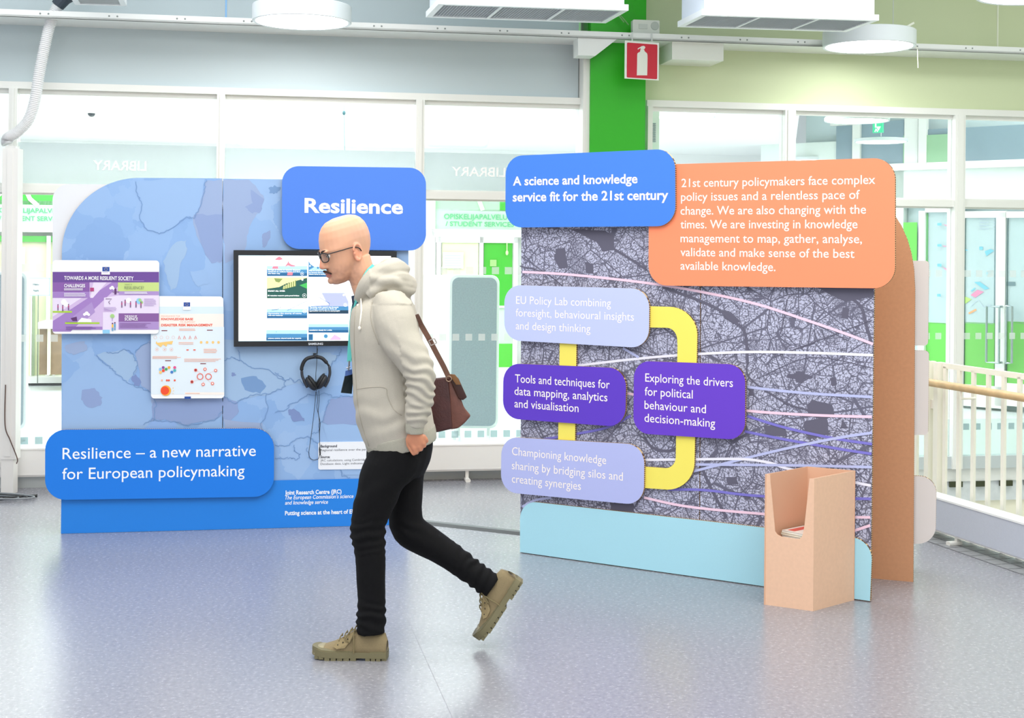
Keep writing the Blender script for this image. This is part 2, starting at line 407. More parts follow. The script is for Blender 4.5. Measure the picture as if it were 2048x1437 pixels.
# small square tiles along the floor edge beside the stair
ep = E1-ed*1.4; en = Vector((ed.y, -ed.x, 0));
if en.x > 0: en = -en
mb = MB()
for k in range(46):
    for r in range(2):
        a = ep+ed*(k*.1+.003)+en*(.01+r*.1); b = a+ed*.094; c = b+en*.094; d_ = a+en*.094
        mb.add([(p.x, p.y, .002) for p in (a, b, c, d_)], [(0, 1, 2, 3)])
o = mb.obj('edge_tiles', [mat('#8f9094', .5, grain=.1, gscale=30)]); o.parent = bpy.data.objects['floor']; o['kind'] = 'stuff'

# stair void: pale wall below the glazing, lower floor, green landing
mb = MB(); x0 = GL.loc(1380, 500)[0]
mb.box((x0, 0.05, -3.2), (13, .25, -.05), 0); mb.box((x0, 0.0, -.1), (13, .26, 0.0), 1)
gobj(mb, 'wall_stair', [mat('#f4f0dc', .6), mat('#e9ebe8', .5)])
mb = MB()
for k in range(60):
    mb.box((x0+k*.2, -.02, -.14), (x0+k*.2+.1, .0, -.10), 0)  # dark blocks stand for the shaded gaps below the sill
gobj(mb, 'trim_1', [mat('#3b4028', .6)])
mb = MB(); slab(mb, [(1.2, 11), (9, 11), (9, -2.5), (2.0, -2.5)], -3.3, -3.2)
o = mb.obj('floor', [mat('#cfd2cf', .5)]); o['kind'] = 'structure'
A = hitz(1985, 1098, -1.1); mb = MB(); slab(mb, [(A.x, A.y), (A.x+1.6, A.y-.5), (A.x+1.3, A.y-1.5), (A.x+.1, A.y-.9)], -1.2, -1.1)
tag(mb.obj('stair_landing', [mat('#9be000', .5)]), 'bright green stair landing glimpsed below the railing panel', 'landing')

# upper wall over the glazing; its two tints paint mixed light and green reflection
zh = 2.6
xc0 = gx(1157, 150); xc1 = gx(1291, 150)
mb = MB(); mb.box((-3.5, 0, zh+.04), (xc0, .2, 4.05))
gobj(mb, 'wall_back', [mat('#c3d0d4', .7, grain=.015, gscale=300)])
mb = MB(); mb.box((xc1, 0, zh+.04), (13, .2, 4.05))
gobj(mb, 'wall_back', [mat('#d2dcb6', .7, grain=.015, gscale=300)])
# enclosing walls and ceilings
mb = MB(); slab(mb, [(-6.2, -2.5), (10, -2.5), (gl_r.x, gl_r.y+.2), (gl_l.x, gl_l.y+.2), (-6.2, gl_l.y)], 4.05, 4.2)
o = mb.obj('ceiling', [mat('#e6e8e4', .8)]); o['kind'] = 'structure'
g0 = GL.world(GL.loc(1612, 300)[0], 0, -.2); g1_ = at(1668, 300, FAR.world(FAR.loc(1668, 300)[0], 0).y); g1_ = FAR.world(FAR.loc(1668, 300)[0], 0, -1.5)
mb = MB(); slab(mb, [(f0.x, f0.y+.2), (g0.x, g0.y), (g1_.x, g1_.y), (f3.x, f3.y)], 2.8, 2.95)
slab(mb, [(g0.x, g0.y), (f1.x, f1.y+.2), (f2.x, f2.y), (g1_.x, g1_.y)], 3.9, 4.05)
slab(mb, [(g0.x, g0.y), (g1_.x, g1_.y), (g1_.x+.05, g1_.y), (g0.x+.05, g0.y)], 2.8, 4.0)
o = mb.obj('ceiling', [mat('#fbfbfb', .8)]); o['kind'] = 'structure'
mb = MB(); mb.box((-6.2, -2.5, 0), (-6.0, gl_l.y, 4.1)); o = mb.obj('wall_left', [mat('#e9ecee', .7)]); o['kind'] = 'structure'
mb = MB(); mb.box((9.8, -2.5, -3.2), (10.0, 12, 4.1)); o = mb.obj('wall_right', [mat('#e2ecc9', .7)]); o['kind'] = 'structure'

# mullions, head, transom
mull = [(-375, -358), (20, 37), (434, 450), (830, 847), (1564, 1585), (1903, 1923), (2235, 2255), (2560, 2580)]
mx = []
for k, (a, b) in enumerate(mull):
    xa = gx(a, 300); xb = gx(b, 300); mx.append((xa, xb))
    mb = MB(); mb.box((xa, -.06, 0), (xb, .06, zh)); mb.box((xa+.018, -.068, 0), (xb-.018, -.06, zh))
    gobj(mb, 'trim_%d' % (k+2), [FRAME])
pa = gx(1157, 300); pb = gx(1180, 300)
mb = MB(); mb.box((pa, -.13, 0), (pb, .1, 3.06)); mb.box((pa+.02, -.137, 0), (pb-.02, -.13, 3.06)); gobj(mb, 'trim_10', [FRAME])
mb = MB(); mb.box((-3.5, -.05, zh), (xc0+.02, .06, zh+.045)); mb.box((xc1, -.05, zh), (13, .06, zh+.045)); gobj(mb, 'trim_11', [FRAME])
zt0, zt1 = 1.925, 1.975
mb = MB(); mb.box((-3.5, -.045, zt0), (pa, .045, zt1)); mb.box((xc1, -.045, zt0), (13, .045, zt1)); gobj(mb, 'trim_12', [FRAME])
mb = MB(); mb.box((-3.5, -.04, 0.0), (13, .06, .09)); gobj(mb, 'baseboard_back', [mat('#c3ccce', .45)])

# panes with rows of privacy squares
GLASSM = glass('#f7fbfa', .045); FILM = glass('#eef5f4', .05, .22, '#dfeeee'); SQ = glass('#ffffff', .02, .62, '#e6eeec')
cells = []
ls = sorted(mx+[(pa, pb)]); 
for k in range(len(ls)-1): cells.append((ls[k][1], ls[k+1][0]))
for k, (a, b) in enumerate(cells):
    if b < -3 : continue
    win = empty('window_%d' % (k+1), GL.M); win['kind'] = 'structure'
    if b > xc1 and a < xc1: parts = [(xc1, b)]
    else: parts = [(a, b)]
    for (c, d) in parts:
        mb = MB(); mb.box((c, -.004, zt1), (d, .004, zh)); mb.obj('upper_pane', [GLASSM], win)
        mb = MB(); mb.box((c, -.004, .09), (d, .004, zt0)); mb.obj('lower_pane', [GLASSM], win)
        mb = MB(); mb.box((c, -.012, zh-.03), (d, .012, zh)); mb.box((c, -.012, zt1), (d, .012, zt1+.012)); mb.box((c, -.012, zt0-.012), (d, .012, zt0)); mb.obj('glazing_bead', [FRAME], win)
        mb = MB(); mb.flat([(c, .09), (d, .09), (d, .36), (c, .36)], -.006)
        mb.obj('frosted_film', [FILM], win)
        mb = MB(); n = int((d-c)/.0905)
        for r, (z, sz) in enumerate(((1.41, .05), (.95, .047))):
            for q in range(n):
                x = c+.03+q*.0905; mb.flat([(x, z), (x+sz, z), (x+sz, z+sz), (x, z+sz)], -.0075)
        o = mb.obj('privacy_squares', [SQ], win); o['kind'] = 'stuff'
        mb = MB()
        for q in range(n):
            x = c+.03+q*.0905; mb.flat([(x, .28), (x+.047, .28), (x+.047, .327), (x, .327)], -.0075)
        o = mb.obj('film_squares', [glass('#c6d6da', .02, .55, '#a9bcc0')], win); o['kind'] = 'stuff'
# white band with mirrored lettering on the glass (seen from behind)
mb = MB()
for (p0, p1, py, t, lab) in ((187, 293, 340, 'LIBRARY', 'white mirrored LIBRARY lettering on the glazing above the blue map'), (903, 1010, 352, 'LIBRARY', 'white mirrored LIBRARY lettering on the glazing beside the blue heading board')):
    mb = MB(); x0 = gx(p0, py); x1 = gx(p1, py); z0 = gz(p0, py); text_on(mb, t, x0, x1, z0, .062, -.010, 0, bold=.012, mirror=True)
    o = gobj(mb, 'window_lettering', [mat('#ffffff', .5)], kind=None); tag(o, lab, 'lettering')
mb = MB()
mb.flat([(ls[1][1], gz(200, 370)), (ls[2][0], gz(200, 370)), (ls[2][0], gz(200, 288)), (ls[1][1], gz(200, 288))], -.0055)
mb.flat([(ls[2][1], gz(640, 380)), (ls[3][0], gz(640, 380)), (ls[3][0], gz(640, 300)), (ls[2][1], gz(640, 300))], -.0055)
mb.flat([(ls[3][1], gz(1000, 390)), (ls[4][0], gz(1000, 390)), (ls[4][0], gz(1000, 308)), (ls[3][1], gz(1000, 308))], -.0055)
o = gobj(mb, 'lettering_film', [glass('#e6eced', .01, .36, '#ccd7da')]); o['kind'] = 'structure'

# green column
gc = mat('#21b000', .45, grain=.02, gscale=200)
mb = MB(); ca = gx(1180, 300, .16); cb_ = gx(1290, 300, .16)
mb.prism(round_poly([(0, 0), (1, 0)], 0), 0, 0) if False else None
mb.box((ca, -.16, 0), (cb_, .24, 4.05)); mb.box((ca-.012, -.10, 0), (ca, .1, 4.05), 1)  # darker green strip paints the shaded left side
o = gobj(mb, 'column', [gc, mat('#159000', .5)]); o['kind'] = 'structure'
mb = MB(); a = gx(1290, 300, .0); mb.box((a, -.07, 0), (a+.035, .06, zh)); gobj(mb, 'trim_13', [FRAME])

# ledge along the upper wall
zl = 3.02; LP = .34
x_l = -3.5
mb = MB(); mb.box((x_l, -LP, zl), (13, 0, zl+.012)); mb.box((x_l, -LP, zl), (13, -LP+.02, zl+.045))
for k in range(40): mb.ellipsoid((x_l+k*.42, -LP-.001, zl+.025), (.006, .003, .006), 8, 6, 1); mb.ellipsoid((x_l+k*.42+.05, -LP-.001, zl+.025), (.006, .003, .006), 8, 6, 1)
o = gobj(mb, 'trim_14', [mat('#edf0ee', .5), mat('#8d9492', .4)])
mb = MB(); mb.prism([(gx(1148,100,.2), 2.90), (gx(1182,100,.2), 2.90), (gx(1225,60,.2), 3.02), (gx(1148,60,.2), 3.02)], -.33, -.18, 0, 0, 0); gobj(mb, 'trim_15', [mat('#edf0ee', .5)])
mb = MB(); mb.box((gx(1320, 80), -.30, 2.90), (gx(1420, 80), 0, 3.02)); gobj(mb, 'trim_16', [mat('#f0f2ea', .5)])

# ------------------------------------------------------------ far side of the library
def fo(mb, name, mats, parent=None, kind='structure'): return gobj(mb, name, mats, kind, parent, FAR)
mb = MB(); mb.box((-6, .3, 0), (15, .5, 4)); fo(mb, 'wall_far', [mat('#fafafa', .7)])
def FQ(mb, x0, y0, x1, y1, off, i=0, th=.0):
    a = FAR.loc(x0, y1, off); b = FAR.loc(x1, y0, off)
    if th: mb.box((a[0], -off, a[1]), (b[0], -off+th, b[1]), i)
    else: mb.flat([a, (b[0], a[1]), b, (a[0], b[1])], -off, i)
GRN = mat('#3fc23a', .4); GRL = mat('#b9eec0', .5); YEL = mat('#e9efc4', .6)
def front(name, label, x0, x1, panels, text, seed):
    t = empty(name, FAR.M); tag(t, label, 'shopfront')
    return t
# left shopfront
s1 = front('shopfront', 'green-and-white student service front seen through the left glazing', 0, 0, None, None, 0)
mb = MB(); FQ(mb, -60, 380, 440, 408, -.0, 0, .02); mb.obj('green_band', [GRN], s1)
mb = MB(); mb.ribbon([FAR.loc(52, 380, .01), FAR.loc(60, 398, .01), FAR.loc(76, 412, .01)], .05, -.012); mb.ribbon([FAR.loc(-10, 380, .01), FAR.loc(2, 392, .01)], .05, -.012)
mb.obj('white_line', [mat('#eef6e0', .5)], s1)
mb = MB(); FQ(mb, -60, 407, 440, 450, .0, 0, .02); sb = mb.obj('sign_band', [mat('#cfe9d8', .5)], s1)
mb = MB(); ptext(mb, FAR, 'OPISKELIJAPALVELUT', -2, 425, 138, 9, .02, bold=.02); ptext(mb, FAR, '/ STUDENT SERVICES', -2, 441, 132, 9, .02, bold=.02)
mb.obj('lettering', [mat('#52b877', .5)], sb)
mb = MB(); FQ(mb, -60, 450, 440, 463, .05, 0, .12); mb.obj('beam', [WHT2], s1)
mb = MB(); FQ(mb, -60, 476, 440, 483, .0, 0, .02); mb.obj('green_strip', [mat('#4fae48', .5)], s1)
mb = MB(); FQ(mb, -60, 483, 440, 645, -.05, 0, .02); FQ(mb, -60, 645, 440, 752, -.05, 0, .02); mb.obj('yellow_wall', [YEL], s1)
mb = MB(); FQ(mb, 91, 472, 101, 752, .04, 0, .05); FQ(mb, 60, 590, 64, 752, .04, 0, .05); FQ(mb, 105, 463, 112, 752, .04, 0, .05); mb.obj('door_frame', [WHT2], s1)
mb = MB(); FQ(mb, 64, 590, 70, 752, .03, 0, .02); mb.obj('dark_gap', [mat('#95a887', .6)], s1)
mb = MB(); FQ(mb, 3, 495, 50, 528, .03, 0, .004); mb.obj('paper_notice', [WHT2], s1)
mb = MB(); FQ(mb, -60, 752, 440, 768, .15, 0, .3); mb.obj('sill', [WHT2], s1)
# counter with a chair shadow
ct = empty('counter', FAR.M); tag(ct, 'white service counter over a brown painted shadow behind left glazing', 'counter')
mb = MB(); FQ(mb, 76, 645, 180, 658, .85, 0, .5); mb.obj('worktop', [WHT2], ct)
mb = MB(); FQ(mb, 78, 658, 180, 750, .75, 0, .3); mb.obj('front', [mat('#8a7358', .7, grain=.2, gscale=8)], ct)  # brown board stands for the shadow below the worktop
mb = MB(); FQ(mb, 94, 658, 101, 750, .80, 0, .04); mb.obj('leg', [mat('#eef0cc', .5)], ct)
sg = empty('stand_sign', FAR.M); tag(sg, 'small white notice on a stand beside grey screen at left', 'sign')
mb = MB(); FQ(mb, 56, 558, 98, 590, .45, 0, .01); pn = mb.obj('panel', [mat('#e6f2f5', .4)], sg)
mb = MB(); FQ(mb, 54, 556, 56, 592, .45, 0, .014); FQ(mb, 98, 556, 100, 592, .45, 0, .014); FQ(mb, 54, 590, 100, 592, .45, 0, .014); FQ(mb, 54, 556, 100, 558, .45, 0, .014); mb.obj('rim', [mat('#a9cdd0', .4)], sg)
mb = MB(); ptext(mb, FAR, 'Haku', 66, 571, 78, 4, .46, bold=.03); ptext(mb, FAR, 'Apply', 66, 583, 78, 4, .46, bold=.03); mb.obj('lettering', [mat('#4a5658', .5)], pn)
mb = MB(); FQ(mb, 74, 590, 77, 768, .45, 0, .02); mb.obj('post', [mat('#6f7a70', .5)], sg)
# centre shopfront
s2 = front('shopfront', 'student service door front with yellow and green panes, between the displays', 0, 0, None, None, 0)
mb = MB(); FQ(mb, 871, 398, 1100, 421, .0, 0, .02); mb.obj('light_green_band', [GRL], s2)
mb = MB(); FQ(mb, 1000, 398, 1100, 421, .012, 0, .01); mb.obj('green_band', [GRN], s2)
mb = MB(); mb.ribbon([FAR.loc(957, 398, .02), FAR.loc(966, 421, .02)], .05, -.014); mb.obj('white_line', [WHT2], s2)
mb = MB(); FQ(mb, 871, 421, 1100, 461, .0, 0, .02); sb = mb.obj('sign_band', [mat('#cdeed6', .5)], s2)
mb = MB(); ptext(mb, FAR, 'OPISKELIJAPALVELUT', 888, 438, 1024, 10, .02, bold=.02); ptext(mb, FAR, '/ STUDENT SERVICES', 891, 452, 1028, 9, .02, bold=.02); mb.obj('lettering', [mat('#62c48a', .5)], sb)
mb = MB(); FQ(mb, 846, 461, 1100, 473, .05, 0, .1); FQ(mb, 846, 398, 871, 760, .05, 0, .1); FQ(mb, 871, 473, 882, 760, .04, 0, .06); FQ(mb, 957, 473, 967, 760, .04, 0, .06); FQ(mb, 1025, 473, 1036, 760, .04, 0, .06)
FQ(mb, 871, 473, 1036, 485, .04, 0, .06); FQ(mb, 960, 612, 1036, 616, .04, 0, .06); FQ(mb, 846, 735, 1100, 770, .06, 0, .2); mb.obj('door_frame', [WHT2], s2)
mb = MB(); FQ(mb, 882, 485, 957, 760, .0, 0, .02); mb.obj('yellow_pane', [YEL], s2)
mb = MB(); FQ(mb, 967, 485, 1025, 612, .0, 0, .02); gp = mb.obj('green_pane', [mat('#37b52e', .4)], s2)
mb = MB(); FQ(mb, 980, 520, 993, 533, .02, 0, .004); mb.obj('notice', [mat('#9ee07c', .5)], gp)
mb = MB(); FQ(mb, 967, 616, 1025, 735, .0, 0, .02); mb.obj('pale_pane', [mat('#c6e2c8', .5)], s2)
mb = MB(); FQ(mb, 967, 688, 1025, 735, .012, 0, .01); mb.obj('green_base', [mat('#52c23f', .5)], s2)
mb = MB(); a = FAR.loc(1014, 485, .06); b = FAR.loc(1014, 506, .06); mb.tube([(a[0], -.06, a[1]), (b[0], -.06, b[1])], .006); mb.ellipsoid((b[0], -.06, b[1]), (.018, .018, .03)); mb.obj('pull_cord', [mat('#d6f0b0', .5)], s2)
mb = MB(); FQ(mb, 885, 505, 927, 537, .03, 0, .004); nt_ = mb.obj('paper_notice', [WHT2], s2)
mb = MB()
for q in range(5): FQ(mb, 889, 511+q*5, 922, 512.4+q*5, .036)
mb.obj('printed_lines', [mat('#c3cccc', .5)], nt_)
# grey acoustic screens inside the library
def screen(name, label, s, x0, x1, ytop, ybot, rpx, rim=True, sidew=None):
    P = Plane(*[(lambda q: (q.x, q.y))(at(px, yh(px), F/s)) for px in (x0, x1)])
    t = empty(name, P.M); tag(t, label, 'screen', )
    a = P.loc(x0, ybot); b = P.loc(x1, ytop); z0 = max(.12, a[1]); k = 1/s
    pts = [(a[0], z0), (b[0], z0), (b[0], b[1]), (a[0], b[1])]
    mb = MB(); mb.prism(round_poly(pts, rpx*k), 0, .05, 0, 0, 0); mb.obj('rim', [mat('#f4f8f8', .4)], t)
    g = 5*k
    pts = [(a[0]+g, z0+g), (b[0]-g, z0+g), (b[0]-g, b[1]-g), (a[0]+g, b[1]-g)]
    mb = MB(); mb.prism(round_poly(pts, rpx*k*.85), -.012, 0, 0, 0, 0); mb.obj('fabric_panel', [mat('#9aa8b2', .9, grain=.08, gscale=90)], t)
    for x in (a[0]+.08, b[0]-.08):
        mb = MB(); mb.tube([(x, -.18, .012), (x, -.17, .03), (x, 0.02, .05), (x, .02, z0+.05), (x, .021, z0+.06)], .014); mb.tube([(x, .02, .05), (x, .2, .012)], .014); mb.obj('leg', [mat('#e9eeee', .4)], t)
    return t, P, a, b, z0
screen('acoustic_screen', 'grey fabric screen with white rounded rim, between the two displays', 245, 897, 999, 551, 860, 16)
screen('acoustic_screen', 'grey fabric screen with white rounded rim behind the white pole', 252, -150, 54, 545, 872, 14)
P_ = Plane(*[(q.x, q.y) for q in (at(843, yh(843), F/238), at(905, yh(905), F/238))])
t = empty('acoustic_screen', P_.M); tag(t, 'white-backed screen standing just left of the grey screen', 'screen')
a = P_.loc(830, 866); b = P_.loc(925, 551); mb = MB(); mb.prism(round_poly([(a[0], .12), (b[0], .12), (b[0], b[1]), (a[0], b[1])], .05), 0, .05, 0, 0, 0); mb.obj('panel', [WHT2], t)
for x in (a[0]+.06, b[0]-.06):
    mb = MB(); mb.box((x, -.15, 0), (x+.03, .2, .03)); mb.box((x, 0.01, 0), (x+.03, .04, .13)); mb.obj('leg', [WHT2], t)
# library lamps, dome camera, hanging projector, pendant sensor, vent
def disc_lamp(name, label, x, y, z, r, h, st, group=None, cords=True):
    t = empty(name, loc=(x, y, z)); tag(t, label, 'ceiling lamp', group)
    mb = MB(); mb.lathe([(r*.93, .004), (r*.985, 0), (r, .004), (r, h), (r*.985, h+.004), (0, h+.004)], n=64); o = mb.obj('housing', [mat('#dfe6ea', .45)], t); shade_auto(o)
    mb = MB(); mb.lathe([(0, .003), (r*.93, .003)], n=64); mb.obj('diffuser', [emit('#ffffff', st)], t)
    if cords:
        mb = MB()
        for q in range(3): an = q*2.1+.3; mb.tube([(r*.6*math.cos(an), r*.6*math.sin(an), h), (r*.6*math.cos(an), r*.6*math.sin(an), 4.05-z)], .0025, 6)
        mb.obj('cord', [mat('#c9ced0', .4)], t)
    return t
for k, (px, py, s, lab) in enumerate(((545, 202, 225, 'nearest glowing disc lamp in library, left of pendant sensor'), (540, 246, 205, 'second glowing disc lamp in library, left glazing'), (525, 290, 190, 'third glowing disc lamp in library, left glazing'),
        (1370, 229, 235, 'glowing disc lamp behind glazing right of the green column'), (1714, 243, 245, 'wide glowing disc lamp behind glazing above the orange board corner'), (1762, 285, 200, 'smaller glowing disc lamp by the green exit sign'), (1625, 322, 178, 'far glowing disc lamp just over the orange board'))):
    p = at(px, py, F/s); lp = disc_lamp('library_lamp', lab, p.x, p.y, min(p.z, 2.72), .26, .03, 7, 'disc lamps in the library', False)
    mb = MB(); mb.tube([(0, 0, .06), (0, 0, 2.8-min(p.z, 2.72))], .004); mb.obj('cord', [WHT2], lp)
p = at(183, 227, F/250); dc = empty('dome_camera', loc=(p.x, p.y, p.z)); tag(dc, 'small white dome camera with dark lens under the library ceiling', 'camera')
mb = MB(); mb.lathe([(0, .0), (.045, .0), (.045, 2.8-p.z), (0, 2.8-p.z)], n=24); mb.obj('housing', [mat('#e8eced', .5)], dc)
mb = MB(); mb.ellipsoid((0, 0, 0), (.03, .03, .028)); mb.obj('dome', [mat('#2a333a', .15)], dc)
p = at(688, 226, F/250); dc = empty('pendant_sensor', loc=(p.x, p.y, p.z)); tag(dc, 'tiny dark sensor on a thin wire above the Resilience board', 'sensor')
mb = MB(); mb.tube([(0, 0, 2.8-p.z), (0, 0, .0), (.008, 0, -.3)], .003); mb.obj('wire', [mat('#8fb0b4', .5)], dc)
mb = MB(); mb.ellipsoid((0, 0, 0), (.013, .013, .018)); mb.obj('sensor_head', [mat('#2f6a72', .4)], dc)
p = at(915, 282, F/200); dc = empty('projector', loc=(p.x, p.y, p.z)); tag(dc, 'pale grey projector hanging in the library beyond central glazing', 'projector')
mb = MB(); mb.prism(round_poly([(-.32, -.05), (.3, -.06), (.32, .07), (-.3, .09)], .04), -.15, .15, 0, 0, 0); mb.obj('body', [mat('#cdd6db', .5)], dc)
mb = MB(); mb.tube([(0, 0, .08), (0, 0, 2.8-p.z)], .02); mb.obj('bracket', [WHT2], dc)
p0 = GL.loc(1299, 284, -.5); p1 = GL.loc(1311, 245, -.5)
vt = empty('vent_grille', GL.M); tag(vt, 'small grey louvred vent right of the green column', 'vent')
mb = MB(); mb.box((p0[0]-.12, .5, 1.9), (p1[0]+.03, .7, 2.8)); mb.obj('backing', [mat('#f8f9f9', .6)], vt)
mb = MB()
for q in range(11): z = p0[1]+(p1[1]-p0[1])*q/11; mb.box((p0[0], .49, z), (p1[0], .5, z+.007))
mb.obj('slats', [mat('#8d9aa4', .5)], vt)['kind'] = 'stuff'

# ------------------------------------------------------------ door front of the library at right
da = fl(1590, 788); db = fl(2048, 826); DW = Plane(da, db)
def DQ(mb, x0, y0, x1, y1, off, i=0, th=.0):
    a = DW.loc(x0, y1, off); b = DW.loc(x1, y0, off)
    if th: mb.box((a[0], -off, a[1]), (b[0], -off+th, b[1]), i)
    else: mb.flat([a, (b[0], a[1]), b, (a[0], b[1])], -off, i)
mb = MB(); xw = DW.loc(1600, 500)[0]
mb.box((xw, .0, DW.loc(1900, 412)[1]), (DW.loc(2700, 500)[0], .1, DW.loc(1900, 330)[1]))
mb.box((DW.loc(1520, 500)[0], 0, 0), (DW.loc(1806, 500)[0], .1, 2.8))
o = gobj(mb, 'wall_far', [mat('#e9f1ee', .6)], plane=DW)
mb = MB(); mb.box((DW.loc(1600, 500)[0], .12, 0), (DW.loc(2700, 500)[0], .2, 3.9)); gobj(mb, 'wall_far', [mat('#dcebf2', .6)], plane=DW)
BLG = mat('#8ea3b3', .35, grain=.05, gscale=3)
wn = empty('window_20', DW.M); wn['kind'] = 'structure'
mb = MB(); DQ(mb, 1672, 251, 1704, 330, .02, 0, .02); DQ(mb, 1720, 240, 1808, 330, .02, 0, .02); DQ(mb, 1853, 236, 2300, 330, .02, 0, .02); mb.obj('clerestory_pane', [BLG], wn)
mb = MB(); DQ(mb, 1806, 270, 1836, 330, .03, 0, .01); DQ(mb, 1853, 268, 1900, 330, .045, 0, .01); mb.obj('green_tint', [mat('#9fc9a4', .5)], wn)
mb = MB(); DQ(mb, 1808, 232, 1836, 330, .035, 0, .02); DQ(mb, 1704, 236, 1720, 330, .06, 0, .06); DQ(mb, 1836, 225, 1853, 330, .06, 0, .06); DQ(mb, 1660, 243, 1720, 252, .06, 0, .06); DQ(mb, 1660, 325, 2300, 332, .05, 0, .06); mb.obj('clerestory_frame', [WHT2], wn)
ex = empty('exit_sign', DW.M); tag(ex, 'green exit sign hanging behind the right glazing', 'sign')
mb = MB(); DQ(mb, 1745, 244, 1765, 266, 1.2, 0, .03); eb = mb.obj('panel', [emit('#38b98a', .6)], ex)
mb = MB(); a = DW.loc(1748, 264, 1.24); b = DW.loc(1762, 246, 1.24); W_ = b[0]-a[0]; H_ = b[1]-a[1]
mb.flat([(a[0]+W_*.1, a[1]+H_*.5), (a[0]+W_*.3, a[1]+H_*.5), (a[0]+W_*.3, a[1]+H_*.95), (a[0]+W_*.1, a[1]+H_*.95)], -1.235)
mb.flat([(a[0]+W_*.6, a[1]+H_*.1), (a[0]+W_*.95, a[1]+H_*.6), (a[0]+W_*.3, a[1]+H_*.6)], -1.235)
mb.ribbon([(a[0]+W_*.1, a[1]), (a[0]+W_*.25, a[1]+H_*.35), (a[0]+W_*.5, a[1])], .012, -1.236)
mb.obj('pictogram', [emit('#f4fff8', .8)], eb)
mb = MB(); c = DW.loc(1755, 244, 1.2); mb.tube([(c[0], -1.185, c[1]), (c[0], -1.185, 2.8)], .006); mb.obj('hanger', [WHT2], ex)
PB = glass('#f2fafc', .05, .5, '#e6f4f8'); GF = glass('#c8eec0', .05, .75, '#8ad874')
d1 = empty('door_1', DW.M); d1['kind'] = 'structure'
mb = MB(); DQ(mb, 1806, 445, 1834, 540, .0, 0, .01); DQ(mb, 1850, 647, 1898, 780, .0, 0, .01); mb.obj('green_film', [mat('#6ccf55', .4)], d1)
mb = MB(); DQ(mb, 1850, 425, 1898, 647, .0, 0, .01); mb.obj('glass_film', [PB], d1)
mb = MB(); DQ(mb, 1850, 427, 1856, 647, .012, 0, .01); mb.obj('green_edge', [mat('#6fb878', .4)], d1)
mb = MB(); DQ(mb, 1834, 422, 1850, 800, .05, 0, .06); DQ(mb, 1898, 410, 1926, 806, .05, 0, .06); DQ(mb, 1850, 415, 1898, 425, .05, 0, .06); DQ(mb, 1850, 770, 1898, 800, .05, 0, .06); mb.obj('door_frame', [WHT2], d1)
def leaf(n, x0, x1, xr, lab_items):
    d = empty('door_%d' % n, DW.M); d['kind'] = 'structure'
    mb = MB(); DQ(mb, x0, 435, x1, 647, .03, 0, .01); mb.obj('glass_film', [PB], d)
    mb = MB(); DQ(mb, x0, 647, x1, 775, .03, 0, .01); mb.obj('green_film', [GF], d)
    mb = MB(); DQ(mb, x0-1.5, 437, x0+1.2, 790, .045, 0, .02); mb.obj('dark_gasket', [mat('#3c5a5e', .5)], d)
    mb = MB(); DQ(mb, x1, 425, xr, 812, .06, 0, .05); DQ(mb, x0-2, 422, xr, 436, .06, 0, .05); DQ(mb, x0-2, 775, xr, 812, .06, 0, .05); mb.obj('leaf_frame', [WHT2], d)
    return d
dl = leaf(2, 1929, 1989, 2011, None); dr = leaf(3, 2014, 2110, 2130, None)
mb = MB()
for hx in (1975, 2012+13):
    pass
def handle(d, xa, xb):
    mb = MB(); a = DW.loc(xa, 613, .12); b = DW.loc(xb, 726, .12); y = -.14
    mb.tube([(b[0], -.06, a[1]), (b[0], y, a[1]), (a[0], y, a[1]), (a[0], y, b[1]), (b[0], y, b[1]), (b[0], -.06, b[1])], .012, 8)
    mb.tube([(b[0], y, a[1]), (b[0], y, b[1])], .012, 8)
    o = mb.obj('handle', [mat('#aeb9be', .25, metal=.8)], d)
handle(dl, 1975, 1999); handle(dr, 2026, 2013)
# printed plan on the door film
mb = MB()
def dpoly(pts, i, off=.036): mb.flat([DW.loc(x, y, off) for x, y in pts], -off, i)
S = 4.227
def dc_(x, y): return (1780+x/S, 380+y/S)
for pts, i in (([(710, 780), (760, 778), (840, 835), (800, 845)], 0), ([(680, 890), (740, 845), (795, 862), (720, 912)], 1), ([(628, 900), (690, 925), (640, 962), (628, 960)], 2), ([(660, 1040), (725, 1005), (732, 1020), (670, 1052)], 3),
        ([(800, 520), (850, 500), (880, 515), (815, 560)], 0), ([(755, 480), (785, 480), (785, 508), (755, 508)], 0), ([(815, 700), (855, 685), (850, 700), (820, 718)], 0), ([(685, 850), (720, 825), (722, 835), (690, 862)], 0), ([(635, 500), (665, 512), (640, 515)], 0),
        ([(400, 280), (435, 280), (435, 302), (400, 302)], 0), ([(400, 458), (435, 458), (435, 480), (400, 480)], 0), ([(400, 625), (435, 625), (435, 650), (400, 650)], 0), ([(398, 880), (428, 880), (428, 903), (398, 903)], 0), ([(445, 290), (490, 300), (490, 315)], 1), ([(445, 470), (490, 478), (455, 482)], 1), ([(440, 650), (490, 672), (480, 685)], 1)):
    dpoly([dc_(*p) for p in pts], i)
for q in range(4):
    for xx, ww in ((755, 80), (875, 14)): dpoly([dc_(xx, 245+q*27), dc_(xx+ww, 245+q*27), dc_(xx+ww, 251+q*27), dc_(xx, 251+q*27)], 4)
mb.ribbon([DW.loc(*dc_(*p), .036) for p in ((680, 985), (745, 930), (790, 990), (850, 975))], .008, -.036, 4)
mb.ribbon([DW.loc(*dc_(*p), .036) for p in ((985, 795), (1060, 795))], .04, -.036, 5)
mb.obj('printed_plan', [mat('#7cc3dc', .5), mat('#e08fb4', .5), mat('#b7dc7a', .5), mat('#f0a878', .5), mat('#b9c6d6', .5), mat('#6f8791', .5)], dl)
